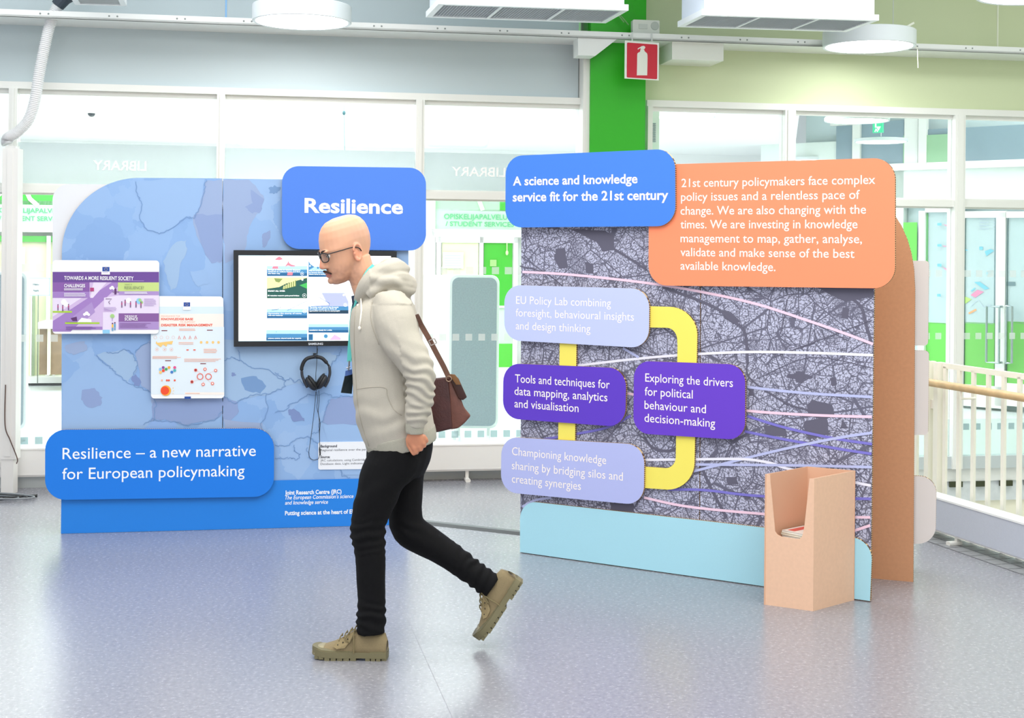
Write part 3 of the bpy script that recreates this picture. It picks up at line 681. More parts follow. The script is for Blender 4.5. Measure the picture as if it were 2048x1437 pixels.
# ------------------------------------------------------------ things hung from the ceiling
p = at(604, 46.5, F/322); p.z = 2.98
disc_lamp('disc_lamp', 'large round white lamp hanging above the Resilience display', p.x, p.y, p.z, .305, .10, 9)
p = at(1738, 96, F/294); p.z = 2.98
L2 = disc_lamp('disc_lamp', 'large round white lamp hanging above the orange board, a wire loop on top', p.x, p.y, p.z, .31, .105, 9)
mb = MB(); mb.tube([(-.06+.1*math.cos(a*.5)*.55, 0, .13+.1*math.sin(a*.5)*.5+.05) for a in range(0, 12)], .004, 6)
mb.tube([(.2, -.1, .11), (.27, -.12, .15)], .008, 6); mb.tube([(.3, .05, .06), (.345, .05, 0), (.35, .05, -.13)], .003, 6); mb.obj('loose_wire', [mat('#eef0e0', .5)], L2)
p = at(2068, -9, F/370); p.z = 2.98
disc_lamp('disc_lamp', 'round white lamp cut off by the top right corner', p.x, p.y, p.z, .305, .10, 9)

def duct(label, nl, nr, fl_, fr, H, bays, side_blue):
    z = CH+H
    P = [hitz(*q, z=z) for q in (nl, nr, fr, fl_)]        # near-left, near-right, far-right, far-left at the grille
    o0 = P[0]; ux = (P[1]-P[0]).normalized(); M = Matrix.Identity(4); vy = Vector((-ux.y, ux.x, 0))
    for i in range(3): M[i][0] = ux[i]; M[i][1] = vy[i]; M[i][2] = (0, 0, 1)[i]; M[i][3] = o0[i]
    t = empty('air_unit', M); tag(t, label, 'air unit')
    Mi = M.inverted(); Q = [Mi @ q for q in P]; W_ = Q[1].x; D_ = (Q[2].y+Q[3].y)/2; sh = Q[3].x
    sh = max(-.25, min(.1, sh))
    def q(x, y, z_): return (x+sh*y/D_, y, z_)
    top = 4.05-z
    mb = MB(); mb.add([q(0.02,.02,.03), q(W_-.02,.02,.03), q(W_-.02,D_-.02,.03), q(.02,D_-.02,.03), q(0.02,.02,top), q(W_-.02,.02,top), q(W_-.02,D_-.02,top), q(.02,D_-.02,top)],
        [(0,3,2,1),(4,5,6,7),(0,1,5,4),(1,2,6,5),(2,3,7,6),(3,0,4,7)]); mb.obj('casing', [mat('#dfe7f4', .45)], t)
    # flange frame
    mb = MB(); e = .035
    for (a, b, c, d) in ((0, 0, W_, e), (0, D_-e, W_, D_), (0, e, e, D_-e), (W_-e, e, W_, D_-e)):
        V = [q(a, b, 0), q(c, b, 0), q(c, d, 0), q(a, d, 0), q(a, b, .035), q(c, b, .035), q(c, d, .035), q(a, d, .035)]
        mb.add(V, [(0,3,2,1),(4,5,6,7),(0,1,5,4),(1,2,6,5),(2,3,7,6),(3,0,4,7)])
    mb.obj('flange', [mat('#eef2f6', .4)], t)
    for k in range(1, bays):
        x = W_*k/bays; mb = MB(); V = [q(x-.008, e, 0), q(x+.008, e, 0), q(x+.008, D_-e, 0), q(x-.008, D_-e, 0), q(x-.008, e, .03), q(x+.008, e, .03), q(x+.008, D_-e, .03), q(x-.008, D_-e, .03)]
        mb.add(V, [(0,3,2,1),(4,5,6,7),(0,1,5,4),(1,2,6,5),(2,3,7,6),(3,0,4,7)]); mb.obj('divider', [mat('#e6eaee', .4)], t)
    mb = MB()
    for k in range(14):
        y = e+(D_-2*e)*(k+.5)/14
        V = [q(e, y-.006, .004), q(W_-e, y-.006, .004), q(W_-e, y+.004, .02), q(e, y+.004, .02)]
        mb.add(V, [(3, 2, 1, 0)])
    for k in range(60):
        x = e+(W_-2*e)*k/60; V = [q(x, e, .003), q(x+.002, e, .003), q(x+.002, D_-e, .003), q(x, D_-e, .003)]; mb.add(V, [(3, 2, 1, 0)])
    mb.obj('louvres', [mat('#cfd3d6', .5)], t)['kind'] = 'stuff'
    return t
duct('white ventilation unit with louvred underside left of the green column', (877, 8), (1257, 21), (852, 34), (1221, 48), 1.40, 3, 0)
duct('white ventilation unit with louvred underside right of the green column', (1404, 30), (1758, 41), (1357, 53), (1700, 66), 1.40, 3, 1)
duct('pale duct box at top left beside the ribbed hose', (140, -6), (247, -3), (148, 8), (250, 14), 1.47, 1, 1)

# fire extinguisher sign hung under the ledge
fs = Plane(*[(q.x, q.y) for q in (at(1249, 120, F/296), at(1317, 120, F/293))])
t = empty('extinguisher_sign', fs.M); tag(t, 'red square fire extinguisher sign hanging from the ledge by green column', 'sign')
a = fs.loc(1249, 157); b = fs.loc(1318, 86)
mb = MB(); mb.box((a[0], -.002, a[1]), (b[0], .002, b[1])); pl_ = mb.obj('plate', [mat('#f2f3ee', .4)], t)
a2 = fs.loc(1253, 155); b2 = fs.loc(1314.5, 89.5)
mb = MB(); mb.flat(round_poly([(a2[0], a2[1]), (b2[0], a2[1]), (b2[0], b2[1]), (a2[0], b2[1])], .008), -.003); mb.obj('red_field', [mat('#d2263c', .4)], pl_)
def S4(x, y): return fs.loc(840+x/3.657, y/3.657)
mb = MB(); mb.flat(smooth_line([Vector(S4(*q)) for q in ((1584, 552), (1586, 470), (1587, 405), (1592, 388), (1608, 378), (1612, 362), (1636, 362), (1642, 376), (1656, 388), (1662, 405), (1662, 470), (1660, 552))], 3), -.0035)
mb.flat([S4(*q) for q in ((1610, 360), (1640, 360), (1647, 345), (1636, 336), (1620, 338), (1590, 356), (1592, 364), (1612, 350))], -.0036); mb.obj('extinguisher_symbol', [mat('#eef0e8', .4)], pl_)
mb = MB(); mb.box((a[0]+.05, -.002, b[1]), (a[0]+.06, .002, b[1]+.06)); mb.box((b[0]-.06, -.002, b[1]), (b[0]-.05, .002, b[1]+.06)); mb.obj('hanger', [ALU], t)

# power outlet box standing on the ledge
pl_ = GL; t = empty('outlet_box', GL.M); tag(t, 'white surface outlet box on the ledge in front of green column', 'outlet')
def g2(x, y, off=.30): return GL.loc(840+x/3.657, y/3.657, off)
a = g2(1556, 216); b = g2(1753, 150); z0 = zl+.012
mb = MB(); mb.prism(round_poly([(a[0], z0), (b[0], z0), (b[0], b[1]), (a[0], b[1])], .01), -.30, -.25, 0, 0, 0); mb.obj('casing', [mat('#d9ded6', .4)], t)
c = g2(1718, 190); mb = MB(); mb.lathe([(0, 0), (.026, 0), (.026, .006), (.03, .008)], n=24)
for v in mb.V: v[:] = (c[0]+v.x, -.300-.004+v.z*.5, c[1]+v.y)
mb.obj('socket', [mat('#b9c2bb', .4)], t)
c = g2(1632, 195); mb = MB(); mb.box((c[0]-.03, -.305, c[1]-.015), (c[0]+.03, -.30, c[1]+.018)); mb.obj('switch', [mat('#c7cec8', .4)], t)
mb = MB(); mb.tube([(a[0]-.03+.07*math.cos(k*.35+1.8), -.24, b[1]-.02+.08*math.sin(k*.35+.1)) for k in range(10)], .004, 6); mb.obj('cable', [mat('#7faf72', .5)], t)

# suspension rods between ledge and ceiling
for px, py, c_, lab in ((452, 25, '#8fc0ee', 'thin blue rod rising from the ledge at upper left'), (1995, 90, '#e6ebd6', 'thin pale rod rising from the ledge at far right')):
    q = GL.loc(px, py, .2); mb = MB(); mb.tube([(q[0], -.2, zl+.01), (q[0], -.2, 4.04)], .006, 8); o = mb.obj('suspension_rod', [mat(c_, .4)]); o.matrix_world = GL.M.copy(); tag(o, lab, 'rod')

# ------------------------------------------------------------ heaters
def heater(label, P, x0, x1, z0, z1, dep, mats, feet):
    t = empty('convector_heater', P.M); tag(t, label, 'heater')
    mb = MB(); mb.prism(round_poly([(x0, z0), (x1, z0), (x1, z1-.01), (x0, z1-.01)], .004, 2), -dep, -.03, 0, 0, 0); mb.obj('casing', [mats[0]], t)
    mb = MB(); mb.box((x0, -dep-.004, z1-.01), (x1, -.026, z1)); mb.box((x0, -dep+.01, z0-.012), (x1, -.04, z0)); mb.obj('top_grille', [mats[1]], t)
    for x in feet:
        mb = MB(); mb.box((x-.011, -dep+.02, .02), (x+.011, -dep+.035, z0+.01)); mb.prism(round_poly([(x-.018, 0.0), (x+.018, 0.0), (x+.018, .022), (x-.018, .022)], .008, 3), -dep-.03, -dep+.05, 0, 0, 0); mb.obj('foot', [mat('#eeeeea', .4)], t)
    return t
HW = mat('#f4f4f2', .45); HT = mat('#fafaf8', .4)
def hx(px): return GL.loc(px, 950, .15)[0]
heater('long white convector heater under the glazing at the left edge', GL, hx(-300), hx(432), .09, .265, .09, (HW, HT), [hx(-60), hx(300)])
heater('long white convector heater under the central glazing behind the walker', GL, hx(438), hx(1140), .083, .255, .15, (HW, HT), [hx(620), hx(935)])
q = empty('wall_socket', GL.M); tag(q, 'double white socket on the heater beside the white pole', 'socket')
mb = MB(); a = GL.loc(-12, 935, .10); b = GL.loc(11, 908, .10); mb.prism(round_poly([(a[0], a[1]), (b[0], a[1]), (b[0], b[1]), (a[0], b[1])], .01), -.115, -.092, 0, 0, 0); mb.obj('plate', [mat('#f4f2ee', .4)], q)
for zz in (.26, .75):
    mb = MB(); c = (a[0]+(b[0]-a[0])*.82, a[1]+(b[1]-a[1])*zz)
    mb.prism([(c[0]+.018*math.cos(k*.4), c[1]+.018*math.sin(k*.4)) for k in range(16)], -.117, -.11, 0, 0, 0); o = mb.obj('socket_face', [mat('#dfdedb', .4)], q)
    mb = MB()
    for dx in (-.007, .007): mb.box((c[0]+dx-.002, -.118, c[1]-.002), (c[0]+dx+.002, -.117, c[1]+.002))
    mb.obj('pin_hole', [mat('#33363a', .5)], o)
# heater in front of the stair railing
RL = Plane(E1, E2)
rn = RL.n
z1_ = RL.loc(1872, 985, .12)[1]; xs0 = RL.loc(1840, 1010, .12)[0]
heater('blue-grey heater panel in front of the stair railing', RL, xs0, 4.6, .055, .235, .13, (mat('#c2c8d6', .5, grain=.02), mat('#f2f4f6', .4)), [RL.loc(1915, 1060, .1)[0], 1.9, 3.5])
# ------------------------------------------------------------ stair railing
rg = empty('stair_railing', RL.M); tag(rg, 'cream metal stair railing with vertical balusters and wooden handrail', 'railing')
RC = mat('#f8f6ea', .4)
zt = RL.loc(1895, 727, -.03)[1]; xr0 = RL.loc(1887, 800, -.03)[0]
mb = MB(); mb.box((xr0, .02, zt-.03), (4.6, .04, zt)); mb.obj('top_rail', [RC], rg)
mb = MB(); mb.box((xr0-1.2, .02, zt-.03), (xr0-.12, .04, zt)); mb.box((xr0-1.2, .015, zt-.27), (xr0-.02, .045, zt-.22)); mb.obj('gate_rail', [RC], rg)
bx_ = None; me0 = None
def bal(x, z0=-.25, z1=None, wd=.022):
    global me0
    mb = MB(); mb.box((-wd/2, .02, z0), (wd/2, .036, z1 if z1 else zt-.02)); return mb
k = 0; x = xr0+.02
proto = None
while x < 4.6:
    if proto is None:
        proto = bal(0, wd=.026).obj('baluster', [RC], rg); proto.location.x = x
    else:
        c = proto.copy(); COL.objects.link(c); c.location.x = x
    x += .128
x = xr0-1.15
while x < xr0-.12:
    c = proto.copy(); COL.objects.link(c); c.location.x = x; x += .128
mb = MB(); mb.box((xr0-.14, .0, -.25), (xr0-.10, .05, zt)); mb.box((xr0-.055, .0, -.25), (xr0-.015, .05, zt)); mb.obj('post', [RC], rg)
mb = MB(); zr = RL.loc(1880, 769, .07)[1]; mb.tube([(xr0-1.2, -.07, zr), (4.6, -.07, zr)], .0215, 16)
o = mb.obj('handrail', [mat('#d9b27c', .4, grain=.12, gscale=18)], rg, True); o['label'] = 'round pale wood handrail'
mb = MB()
for x in (xr0+.3, xr0+1.5, xr0+2.7): mb.tube([(x, .02, zr-.06), (x, -.07, zr-.06), (x, -.07, zr-.015)], .007, 8)
mb.obj('rail_bracket', [RC], rg)

# ------------------------------------------------------------ pole with ribbed hose, cable coil
p = at(22, 700, F/313.5); PX, PY = p.x, p.y
t = empty('service_pole', loc=(PX, PY, 0)); tag(t, 'white square service pole standing at the left edge', 'pole')
zp = at(22, 298, PY).z
mb = MB(); mb.prism(round_poly([(-.048, -.045), (.048, -.045), (.048, .045), (-.048, .045)], .008, 3), 0, .35); 
mb = MB(); mb.box((-.042, -.04, 0), (.036, .04, .22)); mb.box((-.05, -.045, .22), (.05, .045, zp)); mb.box((-.018, -.049, .24), (.018, -.045, zp-.02)); mb.obj('mast', [mat('#ecebe8', .4)], t)
mb = MB(); mb.box((-.036, -.036, zp), (.03, .036, zp+.018)); mb.obj('collar', [mat('#e3e3e0', .4)], t)
mb = MB(); pts = [(60, 860), (66, 900), (95, 960)]
def pp(px, py, dy=0.0): q = at(px, py, PY+dy); return (q.x-PX, dy, q.z)
mb.tube(smooth_line([Vector(pp(*q)) for q in ((11, 770, -.055), (10, 850, -.056), (20, 880, -.056), (30, 905, -.056), (35, 920, -.06), (33, 928, -.06))], 6), .0035, 6); mb.obj('cable', [mat('#5c4640', .5)], t)
hs = empty('ribbed_hose', loc=(PX, PY, 0)); tag(hs, 'white corrugated hose curving from ceiling down to the pole', 'hose')
path = smooth_line([Vector(pp(*q)) for q in ((15, 288, 0), (13, 282, 0), (18, 275, 0), (38, 262, 0), (58, 238, 0), (70, 200, 0), (78, 150, 0), (87, 105, 0), (97, 60, -.0), (110, 22, 0), (128, -4, 0), (150, -40, 0), (160, -130, 0))], 72)
R = [.034+.003*math.sin(k*1.05) for k in range(len(path))]
mb = MB(); mb.tube(path, R, 14); o = mb.obj('tube', [mat('#e9eaec', .35)], hs, True)
q = path[-170]; mb = MB(); mb.tube([q+Vector((-.02, 0, -.02)), q+Vector((.02, 0, .03)), q+Vector((.05, 0, .05))], [.042, .048, .05], 16); mb.obj('clamp', [mat('#3a4450', .5)], hs)
cb2 = empty('cable_coil', loc=(PX, PY, 0)); tag(cb2, 'coil of dark cables lying on the floor around the pole foot', 'cable')
rnd = random.Random(3)
for k in range(4):
    pts = []
    for a in range(40):
        an = a/39*math.pi*2*1.0+k; rx = .17+.03*k+.02*math.sin(an*2+k); ry = .13+.02*math.sin(an*3+k)
        pts.append(Vector((-.06+rx*math.cos(an)+.03*k-.05, -.24+ry*math.sin(an)*.75, .006+.005*k)))
    mb = MB(); mb.tube(pts, .005, 6); mb.obj('cable_loop', [mat(('#2e3236', '#6f767c', '#23272b', '#8c9298')[k], .5)], cb2)
mb = MB(); mb.tube([(.05, -.25, .012), (.17, -.18, .014), (.235, -.17, .014)], [.006, .007, .01], 8); mb.obj('plug', [mat('#25282b', .5)], cb2)

# floor cable cover
a0 = fl(600, 1018); a1 = fl(836, 1049); b1 = fl(1042, 1072)
d = (b1-a1).normalized(); q = Vector((-d.y, d.x, 0)); 
if q.y < 0: q = -q
mb = MB(); st = a1-d*.25; en_ = b1+d*.9; W_ = .1
prof = [(0, 0), (.03, .012), (.07, .012), (.1, 0)]
for k in range(3):
    (w0, h0), (w1, h1) = prof[k], prof[k+1]
    A = st+q*w0; B = en_+q*w0; C = en_+q*w1; D = st+q*w1
    mb.add([(A.x, A.y, h0+.0005), (B.x, B.y, h0+.0005), (C.x, C.y, h1+.0005), (D.x, D.y, h1+.0005)], [(0, 1, 2, 3)], 0 if k == 0 else 1)
o = mb.obj('cable_cover', [mat('#34363a', .5), mat('#5b6064', .5)]); tag(o, 'dark rubber cable cover strip crossing the floor between displays', 'cable cover')
# ============================================================ left display
LP_ = Plane(fl(122, 1068), fl(730, 1052))
CARD = mat('#c89a74', .85)
def cm(h, g=.02): return [mat(h, .62, grain=g, gscale=350), EDGE, CARD]
ld = empty('exhibition_display', LP_.M); tag(ld, 'blue Europe map display wall with Resilience heading, left of the walker', 'display')
T = .016
def lboard(name, corners, r, front, mats, parent=ld, thick=T, seg=8): return board(name, LP_, corners, r, front, thick, mats, parent, seg)
# off-white rear board showing at the top left corner
o = lboard('rear_board', [(105, 368), (330, 370), (330, 700), (105, 600)], [34, 0, 0, 10], -.025, [mat('#e3e5ea', .6), EDGE, CARD]); o['label'] = 'off-white rounded board behind the map corner'
zb = LP_.loc(600, 960)[1]
mp1 = lboard('map_panel', [(124, 355), (444.5, 357), (444.5, 1059.5), (122.5, 1067.5)], [205, 0, 0, 0], 0, [MAPM, EDGE, CARD], seg=28)
mp2 = lboard('map_panel', [(446, 357.5), (817, 362), (817, 1050.5), (446, 1059.5)], 0, 0, [MAPM, EDGE, CARD])
for o in (mp1, mp2): o['label'] = 'pale blue map sheet, %s half' % ('left' if o is mp1 else 'right')
mb = MB(); x0 = LP_.loc(443, 600)[0]; x1 = LP_.loc(448, 600)[0]; mb.box((x0, T+.0005, .01), (x1, T+.003, LP_.loc(445, 362)[1])); mb.obj('seam_backing', [mat('#27324a', .7)], ld)  # dark strip added behind the joint to block the bright background
# printed countries
def C2(p): return (100+p[0]/2.566, 340+p[1]/2.566)
def C6(p): return (550+p[0]/3.993, 690+p[1]/3.993)
def regions(mb, lst, f, y0):
    for k, (pts, i) in enumerate(lst):
        q = [LP_.loc(*f(p)) for p in pts]; mb.flat(jag(q, .006, 4, True, k), -(.0004+y0+.00012*k), i)
def borders(mb, lst, f, i, wd=.0035):
    for k, pts in enumerate(lst):
        q = [LP_.loc(*f(p)) for p in pts]; mb.ribbon(jag(q, .007, 6, False, k+50), wd, -.0035, i)
TM = [mat('#98abd0', .6), mat('#8b9fcb', .6), mat('#96b6e0', .6), mat('#7a8ec0', .6), mat('#7397c6', .6), mat('#9cb9db', .6), mat('#8cafe4', .6)]
mb = MB()
regions(mb, [([(440, 62), (600, 44), (795, 48), (770, 190), (740, 250), (700, 240), (640, 290), (560, 330), (500, 310), (460, 250), (470, 170)], 2),
  ([(795, 60), (884, 48), (884, 470), (830, 480), (775, 380), (740, 290), (735, 240), (770, 190)], 0),
  ([(738, 230), (884, 230), (884, 470), (830, 480), (775, 380)], 1),
  ([(650, 370), (700, 360), (700, 420), (670, 480), (650, 600), (620, 620), (600, 560), (580, 470), (620, 400)], 5),
  ([(720, 520), (800, 510), (820, 580), (760, 600), (730, 570)], 2), ([(80, 900), (180, 880), (190, 925), (120, 950), (80, 930)], 0),
  ([(230, 955), (270, 990), (320, 1020), (430, 1105), (515, 1140), (540, 1200), (500, 1330), (64, 1335), (64, 1100), (150, 1020)], 2),
  ([(290, 935), (380, 920), (430, 950), (450, 1000), (430, 1050), (400, 1090), (330, 1030), (240, 950)], 5),
  ([(440, 940), (520, 870), (884, 870), (884, 1240), (850, 1280), (700, 1310), (530, 1250), (515, 1140), (470, 1110), (450, 1000)], 0),
  ([(530, 1190), (884, 1180), (884, 1250), (850, 1280), (700, 1310), (590, 1280), (520, 1290)], 1),
  ([(420, 1060), (440, 1050), (465, 1080), (460, 1110), (430, 1110)], 3), ([(165, 1130), (230, 1120), (270, 1170), (260, 1210), (200, 1220), (160, 1180)], 1),
  ([(520, 1295), (590, 1285), (650, 1300), (650, 1400), (480, 1400), (480, 1330)], 6), ([(930, 1045), (950, 1040), (955, 1055), (935, 1060)], 3)], C2, 0)
borders(mb, [[(440, 60), (450, 130), (470, 170), (460, 250), (500, 310), (560, 330), (640, 290), (700, 240), (740, 250), (770, 190), (795, 110), (800, 50)],
  [(240, 950), (270, 990), (320, 1020), (340, 1050), (380, 1080), (430, 1105), (480, 1130), (515, 1140)], [(290, 935), (330, 940), (380, 920), (430, 950), (450, 1000), (430, 1050)],
  [(480, 1310), (520, 1280), (590, 1290), (640, 1290), (700, 1310), (780, 1300), (850, 1280), (884, 1240)], [(515, 1140), (545, 1200), (530, 1290)], [(440, 940), (470, 900), (520, 880)]], C2, 4)
mb.obj('printed_map', TM, mp1)['kind'] = 'stuff'
mb = MB()
regions(mb, [([(890, 50), (1020, 50), (1060, 90), (1100, 150), (1080, 200), (1040, 260), (1010, 340), (1000, 440), (900, 480), (890, 300)], 0),
  ([(1030, 100), (1100, 150), (1080, 215), (1040, 225), (1000, 190), (1040, 170)], 1), ([(1090, 330), (1130, 310), (1130, 350), (1100, 400), (1090, 380)], 1),
  ([(1120, 95), (1150, 80), (1185, 90), (1165, 120), (1130, 120)], 4), ([(890, 870), (1320, 880), (1320, 1090), (1210, 1110), (1130, 1150), (1000, 1170), (950, 1200), (890, 1160)], 5),
  ([(980, 1070), (1060, 1060), (1110, 1110), (1080, 1150), (1000, 1130)], 4), ([(890, 1170), (960, 1190), (970, 1240), (920, 1300), (890, 1290)], 1), ([(890, 1280), (1090, 1300), (1110, 1380), (900, 1380)], 0)], C2, .0)
regions(mb, [([(105, 520), (150, 510), (200, 550), (235, 610), (150, 615), (110, 560)], 3), ([(440, 440), (520, 420), (1000, 415), (1000, 600), (480, 650), (380, 620), (410, 500)], 1),
  ([(380, 640), (1000, 640), (1000, 1040), (560, 1040), (520, 1000)], 2), ([(0, 150), (80, 180), (170, 100), (250, 60), (440, 60), (500, 100), (440, 180), (300, 330), (160, 290), (0, 200)], 5)], C6, .001)
borders(mb, [[(0, 220), (50, 250), (80, 290), (130, 270), (160, 300), (200, 280), (250, 330)], [(0, 540), (90, 520), (110, 480), (180, 460), (260, 395), (330, 400), (400, 390), (470, 420), (540, 410), (620, 410), (1000, 380)],
  [(0, 800), (100, 805), (140, 770), (200, 740), (280, 735), (330, 780), (360, 800)], [(150, 800), (150, 850), (205, 870), (170, 920), (120, 900), (60, 910), (0, 905)], [(525, 30), (515, 80), (470, 130), (440, 180)],
  [(440, 440), (410, 500), (380, 610), (350, 640), (345, 700), (290, 705)], [(520, 1000), (540, 1050), (600, 1060)], [(260, 820), (265, 900), (300, 930), (350, 910)]], C6, 4)
borders(mb, [[(890, 980), (930, 960), (970, 980), (1010, 1000), (1050, 1020), (1130, 1030), (1200, 1080), (1210, 1110), (1130, 1150), (1060, 1150), (1000, 1170), (950, 1200), (890, 1160)], [(1110, 1150), (1115, 1240), (1080, 1310), (1110, 1390)], [(965, 925), (970, 980)]], C2, 4)
mb.obj('printed_map', TM, mp2)['kind'] = 'stuff'
# solid blue base band printed across both halves
BLUE = '#1480e0'
mb = MB(); x0 = LP_.loc(122.8, 1000)[0]; x1 = LP_.loc(817, 1000)[0]
mb.flat([(x0, .001), (x1, .001), (x1, zb), (x0, zb)], -.0062)
mb.flat([(x0-.0005, .001), (x1, .001), (x1, .003), (x0, .003)], -.0063)
mb.obj('blue_base', [mat(BLUE, .55, grain=.015, gscale=350)], ld)
# heading boards
FR = .035
hb = lboard('heading_board', [(564, 332), (852, 336), (852, 502), (564, 498)], 34, FR, cm('#4a7fdf'))
mb = MB(); ptext(mb, LP_, 'Resilience', 609, 424.8, 806, 27.5, FR, bold=.028); mb.obj('lettering', [mat('#f4f6fb', .5)], hb)
tb = lboard('title_board', [(90.5, 860), (548, 857), (548, 994), (90, 1001)], 42, FR, cm('#0078e0'))
mb = MB(); ptext(mb, LP_, 'Resilience – a new narrative', 125, 919, 511.5, 22.5, FR, bold=.002); ptext(mb, LP_, 'for European policymaking', 124.5, 959.5, 489, 22.5, FR, bold=.002); mb.obj('lettering', [mat('#f4f6fb', .5)], tb)
jb = ld
mb = MB(); o_ = .0063
ptext(mb, LP_, 'Joint Research Centre (JRC)', 569.9, 990, 683, 8, o_, bold=.03)
ptext(mb, LP_, "The European Commission's science", 570, 999.6, 707, 7.6, o_, bold=.012, shear=.22)
ptext(mb, LP_, 'and knowledge service', 570, 1010, 656, 7.6, o_, bold=.012, shear=.22)
ptext(mb, LP_, 'Putting science at the heart of EU policymaking', 569.9, 1031, 767, 8, o_, bold=.03)
mb.obj('lettering', [mat('#f4f6fb', .5)], ld)
cc = lboard('caption_card', [(636.5, 885), (806, 883), (806, 938), (636.5, 940)], 4, .006, [mat('#eceef4', .5)]*3, thick=.0055)
mb = MB(); GT = mat('#4b4d58', .5)
ptext(mb, LP_, 'Background', 641, 895.5, 674, 5, .006, bold=.03); ptext(mb, LP_, 'Regional resilience over the period 2007-2014', 641, 903, 775, 4.4, .006)
ptext(mb, LP_, 'Source:', 641, 917, 660, 5, .006, bold=.03); ptext(mb, LP_, 'JRC calculations, using Cambridge Econometrics', 641, 923.5, 772, 4, .006)
ptext(mb, LP_, 'Database data. Light indicates low, dark high', 641, 930.5, 768, 4, .006); mb.obj('lettering', [GT], cc)
# rear feet holding the wall up
for px in (200, 700):
    x = LP_.loc(px, 1000)[0]; mb = MB(); mb.add([(x, T, 0), (x, T+.35, 0), (x, T, 1.1), (x+.015, T, 0), (x+.015, T+.35, 0), (x+.015, T, 1.1)], [(0, 1, 2), (5, 4, 3), (0, 3, 4, 1), (1, 4, 5, 2), (2, 5, 3, 0)])
    mb.obj('rear_strut', [CARD], ld)

# ------------------------------------------------------------ posters
def flag(mb, pl, f, x0, y0, x1, y1, off, ib, iy):
    q = [pl.loc(*f(p), off) for p in ((x0, y1), (x1, y1), (x1, y0), (x0, y0))]; mb.flat(q, -off, ib)
    cx = (q[0][0]+q[1][0])/2; cz = (q[0][1]+q[3][1])/2; r = abs(q[3][1]-q[0][1])*.30; s = r*.2
    for k in range(12):
        a = k*math.pi/6; X = cx+r*math.cos(a); Z = cz+r*math.sin(a)
        st = []
        for j in range(10):
            rr = s if j % 2 == 0 else s*.45; b = math.pi/2+j*math.pi/5; st.append((X+rr*math.cos(b), Z+rr*math.sin(b)))
        mb.flat(st, -off-.0004, iy)
def poster(name, label, corners, r, off, base):
    t = empty(name, LP_.M); tag(t, label, 'poster')
    b = board('plate', LP_, corners, r, off, .004, [mat(base, .4), mat('#e8e8ec', .5), mat('#dddddd', .5)], t)
    mb = MB()
    for (x, y) in ((corners[0][0]+26, corners[0][1]+24), (corners[2][0]-26, corners[2][1]-24)):
        c = LP_.loc(x, y, off); mb.prism([(c[0]+.012*math.cos(k*.5), c[1]+.012*math.sin(k*.5)) for k in range(12)], -off+.004, -.003, 0, 0, 0)
    mb.obj('spacer', [ALU], t)
    return t, b
# generic printing kit
class Print:
    def __init__(s, f, off, cols): s.f = f; s.off = off; s.cols = cols; s.ks = list(cols); s.mb = MB(); s.n = 0
    def i(s, k): return s.ks.index(k)
    def y(s): s.n += 1; return s.off+.0004+s.n*.00006
    def rect(s, x0, y0, x1, y1, k): s.poly([(x0, y0), (x1, y0), (x1, y1), (x0, y1)], k)
    def poly(s, pts, k): o = s.y(); s.mb.flat([LP_.loc(*s.f(p), s.off) for p in pts], -o, s.i(k))
    def disc(s, x, y, r, k, ry=None): s.poly([(x+r*math.cos(a*.35), y+(ry or r)*math.sin(a*.35)) for a in range(18)], k)
    def ring(s, x, y, r, w_, k): o = s.y(); s.mb.ribbon([LP_.loc(*s.f((x+r*math.cos(a*math.pi/12), y+r*math.sin(a*math.pi/12))), s.off) for a in range(25)], w_, -o, s.i(k))
    def line(s, pts, w_, k): o = s.y(); s.mb.ribbon([LP_.loc(*s.f(p), s.off) for p in pts], w_, -o, s.i(k))
    def text(s, t, x0, y, x1, cap, k, bold=0.02):
        a = s.f((x0, y)); b = s.f((x1, y)); c = s.f((x0, y-cap)); ptext(s.mb, LP_, t, a[0], a[1], b[0], a[1]-c[1], s.y()+.0003, s.i(k), bold)
    def bars(s, x0, y, x1, n, dy, k, h=5):
        rr = random.Random(int(x0*7+y))
        for q in range(n): s.rect(x0, y+q*dy, x1-(x1-x0)*rr.uniform(0, .25), y+q*dy+h, k)
    def done(s, parent, name='print'):
        s.mb.marks = []; o = s.mb.obj(name, [s.cols[k] if not isinstance(s.cols[k], str) else mat(s.cols[k], .5) for k in s.ks], parent); o['kind'] = 'stuff'; return o
def C4(p): return (90+p[0]/4.489, 500+p[1]/4.489)
t1, b1_ = poster('poster', 'purple infographic poster TOWARDS A MORE RESILIENT SOCIETY on left display edge', [(105, 520.5), (318.5, 521.5), (317.5, 668), (105, 668)], 7, .045, '#f4f2f6')
p = Print(C4, .045, dict(hd='#6a4594', bg='#cfb6de', pl='#e5d8ee', pm='#a07cc0', pd='#8658a4', gr='#c4d884', lg='#a8cf38', wh='#f7f4fa', mg='#b03a78', dk='#5a2a68', sc='#85589a', lt='#ab8ec8', bl='#8cc8ea', eu='#1c4a9c', ye='#ffd83a', gy='#7c8a6c', tq='#4f9ec4', gn='#a4cf80', sk='#e8a884', sun='#f0c040'))
p.rect(68, 292, 1023, 718, 'bg'); p.poly([(600, 292), (655, 292), (655, 330), (230, 735), (70, 735), (70, 640)], 'pm'); p.poly([(660, 410), (1023, 410), (1023, 570), (660, 570), (530, 520), (530, 430)], 'pl')
p.poly([(435, 292), (555, 292), (430, 432), (405, 432)], 'pl'); p.poly([(70, 432), (330, 432), (70, 600)], 'pl'); p.poly([(520, 560), (660, 560), (660, 718), (520, 718)], 'pl'); p.poly([(250, 600), (420, 470), (450, 560), (330, 660)], 'lt')
p.rect(68, 198, 1023, 292, 'hd'); p.rect(68, 292, 400, 376, 'pd'); p.rect(68, 376, 400, 432, 'pm')
